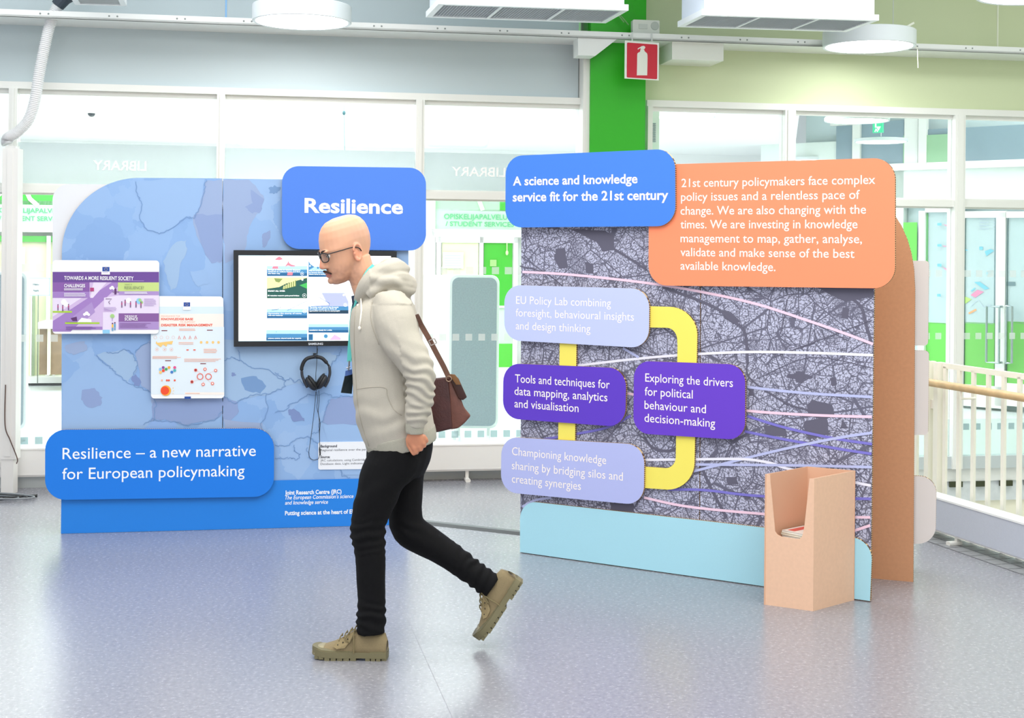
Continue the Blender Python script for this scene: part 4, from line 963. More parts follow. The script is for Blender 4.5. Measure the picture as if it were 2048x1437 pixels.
p.rect(655, 293, 1023, 372, 'gr'); p.rect(662, 372, 1023, 405, 'lt'); p.rect(662, 571, 1023, 645, 'sc'); p.rect(662, 645, 1023, 716, 'lt'); p.rect(68, 690, 515, 718, 'pm'); p.rect(518, 718, 582, 752, 'bl')
p.rect(70, 549, 243, 565, 'lg'); p.rect(180, 651, 490, 666, 'lg')
for x, y, r in ((590, 345, 12), (604, 337, 14), (615, 348, 11), (355, 580, 13), (375, 570, 17), (393, 582, 12), (170, 470, 26), (190, 490, 22), (750, 455, 24)): p.disc(x, y, r, 'wh')
p.disc(845, 460, 26, 'bl'); p.disc(853, 452, 14, 'gn'); p.disc(868, 472, 13, 'gn'); p.disc(605, 596, 20, 'gn'); p.rect(602, 600, 607, 640, 'pm')
p.poly([(190, 648), (205, 620), (240, 615), (285, 600), (290, 648)], 'pm'); p.poly([(230, 615), (285, 600), (290, 640), (250, 640)], 'dk'); p.poly([(290, 650), (330, 610), (415, 625), (420, 650)], 'wh')
def fig(x, y, k1, k2, s=1): p.rect(x-5*s, y-16*s, x+5*s, y+6*s, k1); p.rect(x-5*s, y+6*s, x-1*s, y+30*s, k2); p.rect(x+1*s, y+6*s, x+5*s, y+30*s, k2); p.disc(x, y-22*s, 5*s, 'dk')
for a in ((117, 515), (160, 522), (212, 512)): fig(*a, 'mg', 'dk')
for a in ((690, 490), (720, 475), (768, 488), (818, 488), (862, 492)): fig(*a, 'mg', 'dk')
p.rect(624, 348, 642, 400, 'dk'); p.rect(605, 375, 665, 380, 'dk'); p.rect(406, 340, 440, 372, 'mg'); p.line([(545, 440), (600, 440), (572, 470), (585, 488)], .003, 'dk'); fig(607, 690, 'sun', 'tq', 1.3); fig(628, 684, 'tq', 'tq', 1.3)
p.text('TOWARDS A MORE RESILIENT SOCIETY', 172, 269, 795, 32, 'wh'); p.text('CHALLENGES', 172, 336, 360, 29, 'wh'); p.text('WHAT IS', 715, 318, 780, 12, 'gy', 0); p.text('RESILIENCE?', 713, 353, 887, 26, 'gy', .0)
p.text('THE ROLE OF', 715, 605, 826, 17, 'wh'); p.text('SCIENCE', 715, 634, 833, 25, 'wh')
p.bars(172, 346, 372, 2, 11, 'wh'); p.bars(172, 388, 378, 3, 12, 'wh'); p.bars(715, 378, 950, 2, 11, 'wh'); p.bars(660, 276, 940, 1, 10, 'lt'); p.bars(672, 658, 955, 4, 12, 'sc', 4); p.bars(890, 438, 1000, 6, 12, 'lt', 4); p.bars(190, 690, 470, 3, 11, 'hd', 4); p.bars(530, 515, 660, 3, 12, 'lt', 4)
p.rect(508, 148, 584, 222, 'wh'); flag(p.mb, LP_, C4, 515, 154, 579, 194, p.y()+.0004, p.i('eu'), p.i('ye')); p.bars(518, 204, 576, 1, 8, 'lt', 4)
p.done(b1_, 'infographic_print')
t2, b2_ = poster('poster', 'pale portrait poster KNOWLEDGE BASE DISASTER RISK MANAGEMENT with orange sun, left display', [(302, 592.5), (446.5, 593.5), (448.5, 797), (302, 797.5)], 7, .033, '#f4f5f8')
p = Print(C4, .033, dict(b1='#d8e8f2', cr='#f5ece4', b2='#dfeaf2', rd='#e8563c', ro='#f2b49c', dk='#7a2430', sr='#f04a22', so='#f8a832', eu='#1c4a9c', ye='#ffd83a', wh='#ffffff', pu='#8a4a9c', gn='#4aa860', bl='#3f7cc8', lb='#8cc0ea', pk='#e0508c', yo='#f6c878', tq='#48b4b8'))
p.rect(951, 510, 1603, 575, 'b1'); p.rect(951, 575, 1604, 692, 'cr'); p.rect(951, 692, 1608, 1298, 'b2'); p.rect(1255, 1280, 1608, 1302, 'cr')
p.text('ENHANCING THE', 1044, 602, 1212, 13, 'ro', 0); p.text('KNOWLEDGE BASE', 1044, 631, 1330, 18, 'rd', .03); p.text('TO SUPPORT', 1210, 655, 1350, 13, 'ro', 0); p.text('DISASTER RISK MANAGEMENT', 1044, 686, 1505, 20, 'rd', .03)
for x, y in ((1072, 726), (1480, 722), (1105, 996), (1420, 1023)): p.rect(x-26, y-4, x+26, y+4, 'dk')
for x in (990, 1045, 1100, 1152): p.ring(x, 787, 13, .0012, 'ro')
for x in (1005, 1075, 1135): p.ring(x, 895, 15, .0012, 'ro'); p.disc(x, 895, 6, 'ro')
for x in (1402, 1455, 1508, 1558): p.disc(x, 831, 12, 'yo')
for x in (1205, 1252, 1302, 1352): p.line([(x-8, 800), (x, 772), (x+10, 798)], .003, 'rd'); p.line([(x-14, 802), (x+16, 802)], .001, 'yo')
p.poly([(1000, 820), (1010, 835), (1150, 818), (1140, 850), (1100, 845), (1090, 870), (1060, 850), (1040, 875), (995, 840)], 'yo')
for x in (1280, 1342): p.rect(x-10, 894, x+10, 904, 'rd')
p.bars(1205, 708, 1355, 2, 12, 'ro', 5); p.bars(1200, 830, 1350, 2, 13, 'ro', 5); p.bars(1425, 890, 1560, 3, 14, 'ro', 6); p.bars(965, 955, 1228, 3, 9, 'ro', 4); p.bars(1250, 978, 1590, 3, 11, 'ro', 4); p.bars(1260, 1287, 1390, 1, 5, 'ro', 4)
for x, y, k in ((1036, 1072, 'lb'), (1062, 1057, 'pu'), (1088, 1072, 'gn'), (1114, 1057, 'so'), (1063, 1085, 'sr'), (1165, 1057, 'pk'), (1165, 1083, 'tq'), (1139, 1098, 'bl'), (1038, 1100, 'yo')): p.disc(x, y, 13, k)
for x, k in ((1050, 'ro'), (1095, 'rd'), (1113, 'rd'), (1165, 'rd')): p.disc(x, 1172, 9, k)
p.disc(1085, 1264, 47, 'so'); p.disc(1077, 1264, 38, 'sr')
p.ring(1393, 1138, 26, .0040, 'rd'); p.ring(1468, 1138, 26, .0040, 'rd')
for x, y in ((1353, 1080), (1437, 1072), (1532, 1083), (1320, 1185), (1420, 1208), (1504, 1200)):
    p.line([(1430+(x-1430)*.45, 1138+(y-1138)*.6), (x, y)], .0007, 'rd'); p.disc(x, y, 14, 'rd'); p.disc(x, y, 8, 'cr' if x not in (1353, 1320) else 'dk')
for x, y in ((1150, 1240), (1155, 1265), (1150, 1290)): p.disc(x, y, 4, 'yo')
p.rect(1253, 1317, 1310, 1338, 'eu'); p.rect(1240, 466, 1309, 540, 'wh'); flag(p.mb, LP_, C4, 1245, 472, 1303, 509, p.y()+.0004, p.i('eu'), p.i('ye'))
p.done(b2_, 'infographic_print')

# ------------------------------------------------------------ television
def C5(p): return (460+p[0]/5.689, 490+p[1]/5.689)
tv = empty('television', LP_.M); tag(tv, 'flat black-framed television on the blue map display behind the walker', 'television')
TO = .06
BK = mat('#14161a', .3)
fr = board('housing', LP_, [(467, 500.5), (793.5, 503), (793.5, 691.5), (467.5, 694)], 1.5, TO-.006, .045, [BK]*3, tv, 2)
mb = MB()
def LQ(mb, q, y0, y1, i=0): mb.prism([LP_.loc(x, y, TO) for x, y in q], y0, y1, i, i, i)
LQ(mb, [(467, 500.5), (793.5, 503), (783.5, 512.5), (477, 511)], -TO, -TO+.01); LQ(mb, [(477, 683), (783.5, 681.5), (793.5, 691.5), (467.5, 694)], -TO, -TO+.01)
LQ(mb, [(467, 500.5), (477, 511), (477, 683), (467.5, 694)], -TO, -TO+.01); LQ(mb, [(783.5, 512.5), (793.5, 503), (793.5, 691.5), (783.5, 681.5)], -TO, -TO+.01)
bz = mb.obj('bezel', [BK], tv)
mb = MB(); ptext(mb, LP_, 'SAMSUNG', 616.8, 690.2, 646, 4.0, TO, bold=.03); mb.obj('lettering', [mat('#cfd3da', .4)], bz)
p = Print(C5, TO-.0055, dict(bg=emit('#ffffff', 0.68), sb=emit('#e6e8fa', 0.61), t1=emit('#e8f6ff', 0.61), t2=emit('#9cc4e0', 0.54), t3=emit('#3f7ca8', 0.43), t4=emit('#1f5c88', 0.32), wh=emit('#ffffff', 0.68), rd=emit('#f07080', 0.58), gr=emit('#1c5048', 0.36), yl=emit('#e0d890', 0.61), g2=emit('#7a8a50', 0.43), dk=emit('#1a3a50', 0.32), vi=emit('#9aa0d8', 0.58), lg=emit('#3ca850', 0.43), pk=emit('#c0a0c0', 0.50), fr=emit('#b8e8ff', .85)))
p.rect(97, 120, 1832, 1098, 'bg'); p.rect(100, 122, 410, 1094, 'sb'); p.rect(97, 118, 1832, 123, 'fr'); p.rect(97, 1092, 1832, 1098, 'fr')
def tile(x0, y0, x1, y1, top='t1'):
    h = y1-y0; p.rect(x0, y0, x1, y0+h*.5, top); p.rect(x0, y0+h*.5, x1, y0+h*.68, 't2'); p.rect(x0, y0+h*.68, x1, y0+h*.85, 't3'); p.rect(x0, y0+h*.85, x1, y1, 't4')
tile(420, 126, 878, 356, 'wh'); tile(420, 625, 878, 836, 'wh'); tile(412, 850, 880, 1090, 'wh'); tile(893, 130, 1348, 365, 'wh'); tile(893, 800, 1348, 1000, 'wh')
p.rect(420, 370, 878, 608, 'yl'); p.poly([(420, 500), (560, 480), (640, 440), (878, 375), (878, 608), (420, 608)], 'gr'); p.poly([(600, 480), (750, 400), (750, 470), (600, 510)], 'g2'); p.poly([(790, 460), (878, 430), (878, 500), (830, 480)], 'lg'); p.poly([(500, 380), (600, 385), (560, 430), (520, 420)], 'g2')
for q in range(6): p.rect(610+q*24, 465-q*13, 619+q*24, 500-q*6, 'yl')
p.rect(893, 546, 1348, 784, 'vi'); p.poly([(893, 546), (1040, 546), (1090, 640), (1130, 680), (893, 700)], 'wh'); p.rect(893, 700, 1348, 784, 't3'); p.rect(893, 745, 1348, 784, 'dk'); p.line([(1010, 596), (1130, 665), (1128, 690)], .0025, 't4'); p.poly([(1300, 546), (1348, 546), (1348, 650)], 't1')
p.rect(893, 1016, 1348, 1086, 'fr'); p.rect(893, 1016, 943, 1086, 't4'); p.disc(1090, 1040, 22, 't3'); p.poly([(1130, 1080), (1190, 1020), (1260, 1060), (1260, 1086), (1130, 1086)], 'pk')
p.rect(1380, 130, 1800, 365, 'wh'); p.rect(1380, 380, 1800, 600, 't1')
p.poly([(508, 170), (530, 150), (560, 132), (585, 145), (603, 165), (560, 175)], 'rd'); p.poly([(625, 247), (655, 205), (665, 178), (672, 205), (700, 225), (740, 235), (740, 245), (700, 245), (660, 235)], 'rd'); p.poly([(478, 270), (490, 245), (545, 245), (550, 272)], 'rd'); p.poly([(650, 345), (660, 310), (715, 315), (710, 345)], 'rd')
p.line([(475, 742), (540, 735), (590, 700)], .002, 'dk'); p.line([(650, 748), (870, 640)], .0018, 't4'); p.line([(640, 712), (860, 628)], .001, 't3')
for q in range(9): p.line([(690+q*20, 750), (700+q*20, 690-q*5)], .0006, 't3')
for x, y in ((453, 932), (543, 916), (597, 893), (670, 872), (420, 918), (527, 990), (625, 1020), (682, 1014)): p.disc(x, y, 4, 't3')
p.poly([(893, 180), (915, 220), (960, 250), (893, 290)], 't3'); p.disc(1000, 262, 12, 't3'); p.disc(1050, 270, 9, 't3'); p.disc(910, 240, 8, 'wh')
p.text('SHAKY ALL OVER', 432, 532, 627, 14, 'wh', .03); p.text('EU scientists research quake-proof bridges.', 430, 584, 790, 13, 'wh', .02)
p.text('Europe is home to natural disasters', 432, 290, 800, 12, 'wh', .02); p.text('research to reduce losses and find', 432, 310, 795, 12, 'wh', .02); p.text('the best way', 432, 331, 570, 12, 'wh', .02)
p.text('Harnessing the energy of waves', 432, 786, 815, 12, 'wh', .02); p.text('with new materials', 432, 808, 600, 12, 'wh', .02)
p.text('science centre: shared tools for experts', 432, 1070, 810, 12, 'wh', .02)
p.text('What can we learn from crises', 900, 300, 1110, 11, 'wh', .02); p.text('or lessons that a nation', 900, 320, 1115, 11, 'wh', .02); p.text('follows during an earthquake', 900, 340, 1115, 11, 'wh', .02)
p.text('The bridge, under control: why thousands', 905, 716, 1235, 12, 'wh', .02); p.text('of roads could be in light of', 905, 735, 1215, 12, 'wh', .02); p.text('approaching now in time to send people?', 903, 757, 1250, 12, 'wh', .02); p.text('considering closely for a while', 903, 977, 1160, 12, 'wh', .02)
for x, y, r in ((845, 576, 21), (848, 757, 19), (1312, 684, 19), (820, 328, 18)): p.ring(x, y, r, .0011, 'wh'); p.poly([(x-6, y-9), (x+10, y), (x-6, y+9)], 'wh')
p.disc(823, 396, 11, 'wh'); p.disc(1294, 572, 11, 'wh'); p.text('resilience', 115, 190, 320, 18, 'wh', .02)
for q in range(9): p.line([(105, 225+q*42), (400, 225+q*42)], .0006, 'wh')
for pts in ([(155, 1005), (205, 975), (225, 1010), (175, 1040), (155, 1005)], [(225, 915), (255, 895), (290, 945), (260, 965), (225, 915)], [(285, 890), (330, 850), (350, 885), (300, 925), (285, 890)], [(205, 990), (245, 950)], [(290, 985), (305, 975), (310, 955)], [(280, 1010), (325, 990), (335, 960)], [(270, 1035), (340, 1010), (355, 970)]): p.line(pts, .0018, 'wh')
p.done(tv, 'screen')
mb = MB(); c = LP_.loc(634, 695, .03); mb.tube([(c[0], -.03, c[1]+.05), (c[0]+.001, -.025, c[1]-.02), (c[0], -.03, LP_.loc(634, 708, .03)[1])], .0022, 6); mb.obj('lead', [BK], tv)

# ------------------------------------------------------------ headphones on their hook
hp = empty('headphones', LP_.M); tag(hp, 'black over-ear headphones hanging from a hook under the television', 'headphones')
def H6(x, y, off=.05): q = LP_.loc(550+x/3.993, 690+y/3.993, off); return Vector((q[0], -off, q[1]))
mb = MB(); a = H6(305, 98, .012); b = H6(331, 68, .012); mb.prism([(a.x, a.z), (b.x, a.z), (b.x, b.z), (a.x, b.z)], -.012, -.002, 0, 0, 0); c = H6(318, 90, .01)
mb.tube([(c.x, -.012, c.z), (c.x, -.075, c.z-.005), (c.x, -.085, c.z+.012)], .005); mb.obj('hook', [mat('#2a2d36', .4)], hp)
mb = MB(); mb.tube(smooth_line([H6(*q) for q in ((214, 210), (214, 180), (232, 135), (262, 108), (318, 97), (370, 105), (405, 135), (432, 170))], 5), [.006]*2+[.0105]*30+[.006]*4, 10); mb.obj('headband', [mat('#17181d', .55)], hp, True)
DKG = mat('#23242a', .5)
for pts in (((214, 205), (218, 250), (240, 300), (262, 340)), ((434, 170), (438, 230), (420, 290), (395, 335))):
    mb = MB(); mb.tube(smooth_line([H6(*q) for q in pts], 5), [.006]+[.008]*8+[.01]*7, 8); mb.obj('arm', [mat('#30323a', .5)], hp, True)
for c, an in ((H6(287, 312, .06), -.62), (H6(375, 298, .06), .55)):
    R_ = Matrix.Rotation(an, 3, 'Y')
    mb = MB(); mb.ellipsoid(c, (.021, .036, .045), 20, 12, R=R_); cup = mb.obj('ear_cup', [mat('#1b1c21', .5)], hp, True)
    mb = MB(); c2 = c+(R_ @ Vector((.014*(1 if an < 0 else -1), 0, 0))); mb.ellipsoid(c2, (.013, .04, .049), 20, 12, R=R_); mb.obj('cushion', [mat('#101114', .6)], hp, True)
for pts in (((326, 375), (318, 480), (300, 640), (280, 790), (270, 870), (285, 910), (320, 922), (350, 905), (358, 860)), ((332, 375), (340, 440), (335, 500), (352, 590), (354, 700), (358, 820)), ((350, 365), (352, 450), (345, 540), (360, 620), (356, 720), (360, 860)), ((340, 30), (332, 160), (326, 250), (330, 370))):
    mb = MB(); mb.tube(smooth_line([H6(*q, off=.03 if pts[0][1] > 100 else .062) for q in pts], 6), .0017, 6); mb.obj('cord', [BK], hp)
mb = MB(); mb.tube([H6(357, 815, .03), H6(357, 835, .03), H6(360, 865, .03), H6(362, 885, .03)], [.002, .0045, .0045, .002], 8); mb.obj('inline_control', [BK], hp)

# ============================================================ right display
RP = Plane(fl(1040, 1105), fl(1738, 1203))
rd = empty('exhibition_display', RP.M); tag(rd, 'grey aerial city print display with orange, blue and purple text boards', 'display')
def rboard(name, corners, r, front, mats, parent=rd, thick=T, seg=8): return board(name, RP, corners, r, front, thick, mats, parent, seg)
c1 = rboard('city_panel', [(1043, 345), (1401.2, 330), (1398, 1154), (1040.5, 1104)], 0, 0, [CITY, EDGE, CARD])
c2_ = rboard('city_panel', [(1403, 330), (1751, 360), (1741, 1201), (1399.8, 1154.5)], 0, 0, [CITY, EDGE, CARD])
for o in (c1, c2_): o['label'] = 'grey aerial city print, %s sheet' % ('left' if o is c1 else 'right')
def C3(p): return (1040+p[0]/1.890, 440+p[1]/1.890)
mb = MB(); off0 = .0006
PARKS = [[(190, 35), (320, 40), (355, 60), (355, 115), (310, 120), (290, 85), (200, 40)], [(135, 110), (170, 105), (180, 180), (150, 185), (130, 150)], [(245, 160), (275, 165), (278, 205), (250, 200)],
 [(765, 340), (800, 350), (835, 385), (800, 390), (770, 370)], [(1085, 700), (1105, 680), (1180, 700), (1190, 740), (1140, 760), (1090, 735)], [(1080, 760), (1160, 750), (1170, 810), (1090, 830), (1070, 780)], [(1210, 790), (1220, 750), (1240, 790)],
 [(1010, 585), (1040, 580), (1045, 572), (1075, 574), (1078, 585), (1105, 590), (1105, 600), (1075, 602), (1072, 614), (1045, 614), (1040, 602), (1010, 598)], [(1120, 255), (1340, 255), (1335, 290), (1230, 310), (1190, 290)],
 [(920, 780), (1000, 770), (1010, 820), (930, 815)], [(340, 1070), (430, 1075), (430, 1105), (345, 1100)], [(1220, 330), (1245, 335), (1240, 375), (1215, 370)], [(780, 975), (820, 970), (825, 1000), (785, 1000)], [(1170, 600), (1195, 595), (1200, 620), (1180, 630)], [(865, 640), (885, 640), (885, 665), (865, 665)], [(845, 1040), (870, 1040), (868, 1060), (848, 1058)]]
for k, pts in enumerate(PARKS): mb.flat(jag([RP.loc(*C3(p)) for p in pts], .003, 3, True, k), -(off0+k*.00004), 0)
for pts, wd in (([(355, 110), (420, 150), (480, 190)], .012), ([(540, 255), (690, 310), (760, 345), (800, 380), (850, 425), (860, 540)], .014), ([(1245, 290), (1290, 330), (1310, 400), (1330, 470)], .014), ([(690, 940), (715, 1000), (780, 1125)], .016), ([(860, 540), (870, 600), (1000, 690), (1090, 720)], .009), ([(600, 860), (560, 875), (500, 860), (470, 820)], .014), ([(0, 175), (120, 215), (250, 350)], .006), ([(380, 210), (300, 420), (380, 480)], .006), ([(960, 520), (1330, 380)], .005), ([(985, 430), (1000, 360), (1010, 300)], .006), ([(900, 600), (1100, 520), (1330, 560)], .004)):
    mb.ribbon([RP.loc(*C3(tuple(p)))[:2] for p in smooth_line([Vector(q) for q in pts], 4)], wd, -.0018, 0)
CU = [([(10, 197), (200, 208), (490, 240), (700, 275), (900, 320), (1100, 385), (1230, 430), (1335, 470)], 1), ([(215, 552), (400, 530), (600, 512), (850, 500), (1100, 503), (1335, 512)], 2), ([(860, 632), (1000, 648), (1150, 660), (1333, 670)], 3),
 ([(400, 655), (600, 690), (860, 722), (1100, 738), (1331, 745)], 1), ([(860, 742), (1000, 785), (1180, 825), (1331, 848)], 4), ([(850, 800), (1000, 830), (1200, 865), (1329, 885)], 4), ([(640, 955), (760, 925), (900, 890), (1050, 855), (1200, 825), (1331, 805)], 3),
 ([(475, 908), (700, 905), (850, 905), (950, 920), (1030, 945), (1327, 1005)], 2), ([(660, 925), (1000, 928), (1330, 935)], 3), ([(560, 1020), (700, 1022), (920, 1045), (1327, 1055)], 4), ([(470, 1050), (640, 1085), (920, 1112), (1100, 1122), (1325, 1125)], 1),
 ([(1200, 1195), (1265, 1175), (1325, 1155)], 1), ([(90, 830), (180, 815), (330, 785), (420, 740)], 4), ([(390, 485), (450, 520)], 3), ([(10, 1085), (60, 1060), (120, 1050)], 3)]
for k, (pts, i) in enumerate(CU): mb.ribbon([tuple(RP.loc(*p)) for p in [C3(tuple(q)) for q in smooth_line([Vector(q) for q in pts], 6)]], .0125, -(.0024+k*.00012), i)
mb.obj('printed_lines', [mat('#5f5d70', .65), mat('#f2d0e4', .6), mat('#ecebfa', .6), mat('#b9bfe8', .6), mat('#7a74cc', .6)], rd)['kind'] = 'stuff'
BF = .0165
rboard('base_board', [(1040, 1001.5), (1745, 1080), (1740, 1203), (1040, 1105)], [32, 30, 0, 0], BF, cm('#a9dbea'))
F1 = .034; F2 = .052
ob = rboard('orange_board', [(1298, 330), (1790, 315.5), (1790, 577.5), (1297, 571)], 36, F1, cm('#fb8f66'))
W5 = mat('#fdf3ee', .5)
mb = MB()
for tx, x0, y0, x1 in (('21st century policymakers face complex', 1363, 374.5, 1750.5), ('policy issues and a relentless pace of', 1362, 402, 1719.6), ('change. We are also changing with the', 1361, 429.7, 1732), ('times. We are investing in knowledge', 1361, 457, 1715), ('management to map, gather, analyse,', 1361, 484.8, 1724), ('validate and make sense of the best', 1361, 512.4, 1709), ('available knowledge.', 1361, 539.5, 1551)):
    ptext(mb, RP, tx, x0, y0, x1, 16.5, F1, bold=.006)
mb.obj('lettering', [W5], ob)
bb = rboard('blue_board', [(1011.5, 312.5), (1350, 297.5), (1351, 452.5), (1010.5, 455.5)], 32, F2, cm('#3f7fe0'))
mb = MB(); ptext(mb, RP, 'A science and knowledge', 1026, 371, 1275, 17, F2, bold=.022); ptext(mb, RP, 'service fit for the 21st century', 1025.5, 403, 1336.5, 17.5, F2, bold=.022); mb.obj('lettering', [W5], bb)
# yellow connectors
YM = cm('#f3e464', .02)
def arm(pts_px, name='yellow_connector', front=.020):
    mb = MB(); mb.prism([RP.loc(x, y, front) for x, y in pts_px], -front, -front+T*.9); return mb.obj(name, YM, rd)
arm([(1120, 650), (1153.5, 650), (1149.5, 920), (1115.5, 920)])
def arc(cx, cy, rx, ry, a0, a1, n=10): return [(cx+rx*math.cos(math.radians(a0+(a1-a0)*k/n)), cy-ry*math.sin(math.radians(a0+(a1-a0)*k/n))) for k in range(n+1)]
outer = [(1270, 612)]+arc(1338, 671, 56.5, 57, 90, 0)+[(1389, 925)]+arc(1336, 925, 53, 55, 0, -90)+[(1262, 975)]
inner = [(1262, 932)]+arc(1331, 915, 20.5, 22, -90, 0)+[(1355, 690)]+arc(1333, 681, 21.5, 25, 0, 90)+[(1270, 655)]
arm(outer+inner)
l1 = rboard('lilac_board', [(1009, 570), (1299, 578), (1297.5, 697), (1008, 680.5)], 31, F1, cm('#bfc8f0')); l1['label'] = 'upper lilac board about policy lab'
mb = MB()
for tx, x0, y0, x1 in (('EU Policy Lab combining', 1032.3, 608, 1222), ('foresight, behavioural insights', 1031.6, 633, 1268), ('and design thinking', 1031.6, 659, 1181)): ptext(mb, RP, tx, x0, y0, x1, 15.5, F1, bold=0)
mb.obj('lettering', [W5], l1)
VP = '#5c36c2'
v1 = rboard('purple_board', [(1007, 727), (1252.5, 737), (1250.5, 855), (1005.5, 837)], 31, F1, cm(VP)); v1['label'] = 'left purple board about tools and techniques'
mb = MB()
for tx, x0, y0, x1 in (('Tools and techniques for', 1030, 765, 1219.5), ('data mapping, analytics', 1029, 790, 1215), ('and visualisation', 1029, 815, 1157.3)): ptext(mb, RP, tx, x0, y0, x1, 16, F1, bold=.003)
mb.obj('lettering', [W5], v1)
v2 = rboard('purple_board', [(1268, 722), (1490.5, 730), (1490, 881), (1266.5, 867)], 31, F1, cm('#6539c6')); v2['label'] = 'right purple board about drivers of behaviour'
mb = MB()
for tx, x0, y0, x1 in (('Exploring the drivers', 1290.5, 763.6, 1466), ('for political', 1289.5, 791, 1385.6), ('behaviour and', 1289, 818, 1412), ('decision-making', 1289, 844, 1430.5)): ptext(mb, RP, tx, x0, y0, x1, 16.5, F1, bold=.003)
mb.obj('lettering', [W5], v2)
l2 = rboard('lilac_board', [(1003, 874), (1289, 890), (1287.5, 1011.5), (1001.5, 984.5)], 31, F1, cm('#b2b9ea')); l2['label'] = 'lower lilac board about championing knowledge'
mb = MB()
for tx, x0, y0, x1 in (('Championing knowledge', 1024, 910.5, 1212.6), ('sharing by bridging silos and', 1023.7, 938.8, 1246), ('creating synergies', 1023.7, 965.5, 1162)): ptext(mb, RP, tx, x0, y0, x1, 16, F1, bold=0)
mb.obj('lettering', [W5], l2)

# rear cardboard wall of the stand, bare brown back
BP = Plane(fl(1738, 1157), fl(1827, 1165))
bd = empty('cardboard_wall', BP.M); tag(bd, 'bare brown cardboard rear wall with curved top behind orange board', 'display')
BR = mat('#c9946f', .8, grain=.04, gscale=60)
pts = [(1640, 410), (1772, 410)]+[(1790, 432), (1803, 452), (1815, 480), (1823, 508), (1828, 540), (1830, 580)]+[(1826.5, 1165), (1640, 1149)]
mb = MB(); mb.prism([BP.loc(x, y, 0) for x, y in pts], 0, .022); mb.obj('panel', [BR, EDGE, BR], bd)
PL = mat('#e3dddb', .6)
for crn, r in (([(1800, 521), (1858, 522), (1856, 692), (1800, 691)], 8), ([(1800, 700), (1858, 702), (1856, 871), (1800, 870)], 8), ([(1800, 952), (1873, 953), (1871, 1088), (1800, 1089)], 42)):
    board('side_board', BP, crn, [0, r, r, 0], -.04, .016, [PL, EDGE, CARD], bd)
mb = MB(); x = BP.loc(1815, 1100, .0)[0]; mb.add([(x, .022, 0), (x, .3, 0), (x, .022, 1.2), (x-.015, .022, 0), (x-.015, .3, 0), (x-.015, .022, 1.2)], [(0, 1, 2), (5, 4, 3), (0, 3, 4, 1), (1, 4, 5, 2), (2, 5, 3, 0)]) ; mb.obj('rear_strut', [CARD], bd)

# ------------------------------------------------------------ cardboard brochure holder
A = fl(1527.6, 1210); B = fl(1626, 1223.5); C = fl(1708.5, 1201)
D = A+(C-B)
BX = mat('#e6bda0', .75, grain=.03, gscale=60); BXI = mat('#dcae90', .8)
BH = Plane(A, B); Mi = BH.M.inverted()
la, lb, lc, ldd = [Mi @ v for v in (A, B, C, D)]
def zat(P, px, py): # height seen at pixel above ground point P
    d = ray(px, py); return CH+d.z*(P.y/d.y)
zf = (zat(A, 1532, 948)+zat(B, 1630, 959)+zat(C, 1710, 944))/3
bxo = empty('brochure_holder', BH.M); tag(bxo, 'open cardboard brochure box with cut-out front standing before the city print', 'brochure holder')
th = .006
def wall2(name, P, Q, outline, mats):
    """upright sheet between floor points P and Q; outline in (fraction along, height)"""
    u = (Q-P); L_ = u.length; u = u.normalized(); n = Vector((-u.y, u.x, 0))
    ctr = (la+lb+lc+ldd)/4
    if (ctr-P).dot(n) < 0: n = -n
    V = [P+u*(f*L_)+Vector((0, 0, z)) for f, z in outline]; k = len(V)
    V2 = [v+n*th for v in V]
    Fc = [tuple(range(k)), tuple(range(2*k-1, k-1, -1))]+[(i, k+i, k+(i+1) % k, (i+1) % k) for i in range(k)]
    o = mesh_obj(name, V+V2, Fc, mats, bxo)
    bm = bmesh.new(); bm.from_mesh(o.data); bmesh.ops.recalc_face_normals(bm, faces=bm.faces); bm.to_mesh(o.data); bm.free(); return o
def fz(px, py): return zat((A+B)/2, px, py)
# cut-out: left slanting edge (1542,960)->(1549,1060), bottom 1078, right edge (1606,1070)->(1617,960)
def fo_(px, py):
    x = BH.loc(px, py, 0); return (x[0]/lb.x, x[1])
cut = [fo_(1541, 950)[0], 0]
front = [(0, 0), (1, 0), (1, zf)]+[fo_(1619, 958)]+[fo_(1609, 1050), fo_(1606.5, 1066), fo_(1604, 1074), fo_(1598, 1079), fo_(1590, 1078.5)]+[fo_(1562, 1074), fo_(1554, 1070), fo_(1550, 1063), fo_(1549, 1050)]+[fo_(1541, 965), (fo_(1540, 950)[0], zf), (0, zf)]
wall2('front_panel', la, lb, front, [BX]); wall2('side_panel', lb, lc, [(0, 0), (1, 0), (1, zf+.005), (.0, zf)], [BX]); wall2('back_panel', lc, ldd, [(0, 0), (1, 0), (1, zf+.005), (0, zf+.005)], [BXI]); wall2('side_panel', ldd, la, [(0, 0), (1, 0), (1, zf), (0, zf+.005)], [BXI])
zs = fz(1575, 1088)+.03
mb = MB(); q = [la.lerp(lc, .03), lb.lerp(ldd, .03), lc.lerp(la, .03), ldd.lerp(lb, .03)]
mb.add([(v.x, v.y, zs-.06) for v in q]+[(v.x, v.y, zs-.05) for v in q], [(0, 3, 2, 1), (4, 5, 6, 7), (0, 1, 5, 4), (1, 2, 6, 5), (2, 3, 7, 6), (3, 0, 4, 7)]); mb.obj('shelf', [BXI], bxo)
mb = MB(); q0 = ldd.lerp(lb, .06); q1 = lc.lerp(la, .06); mb.tube([q0+Vector((0, 0, zs+.07)), q1+Vector((0, 0, zs+.07))], .004, 4); mb.add([(q0.x, q0.y, zs), (q1.x, q1.y, zs), (q1.x, q1.y, zs+.075), (q0.x, q0.y, zs+.075)], [(0, 1, 2, 3)]); mb.obj('divider', [mat('#b9b3a4', .7)], bxo)
ctr = (la+lb+lc+ldd)/4; ub = (lb-la).normalized(); vb_ = (lc-lb).normalized()
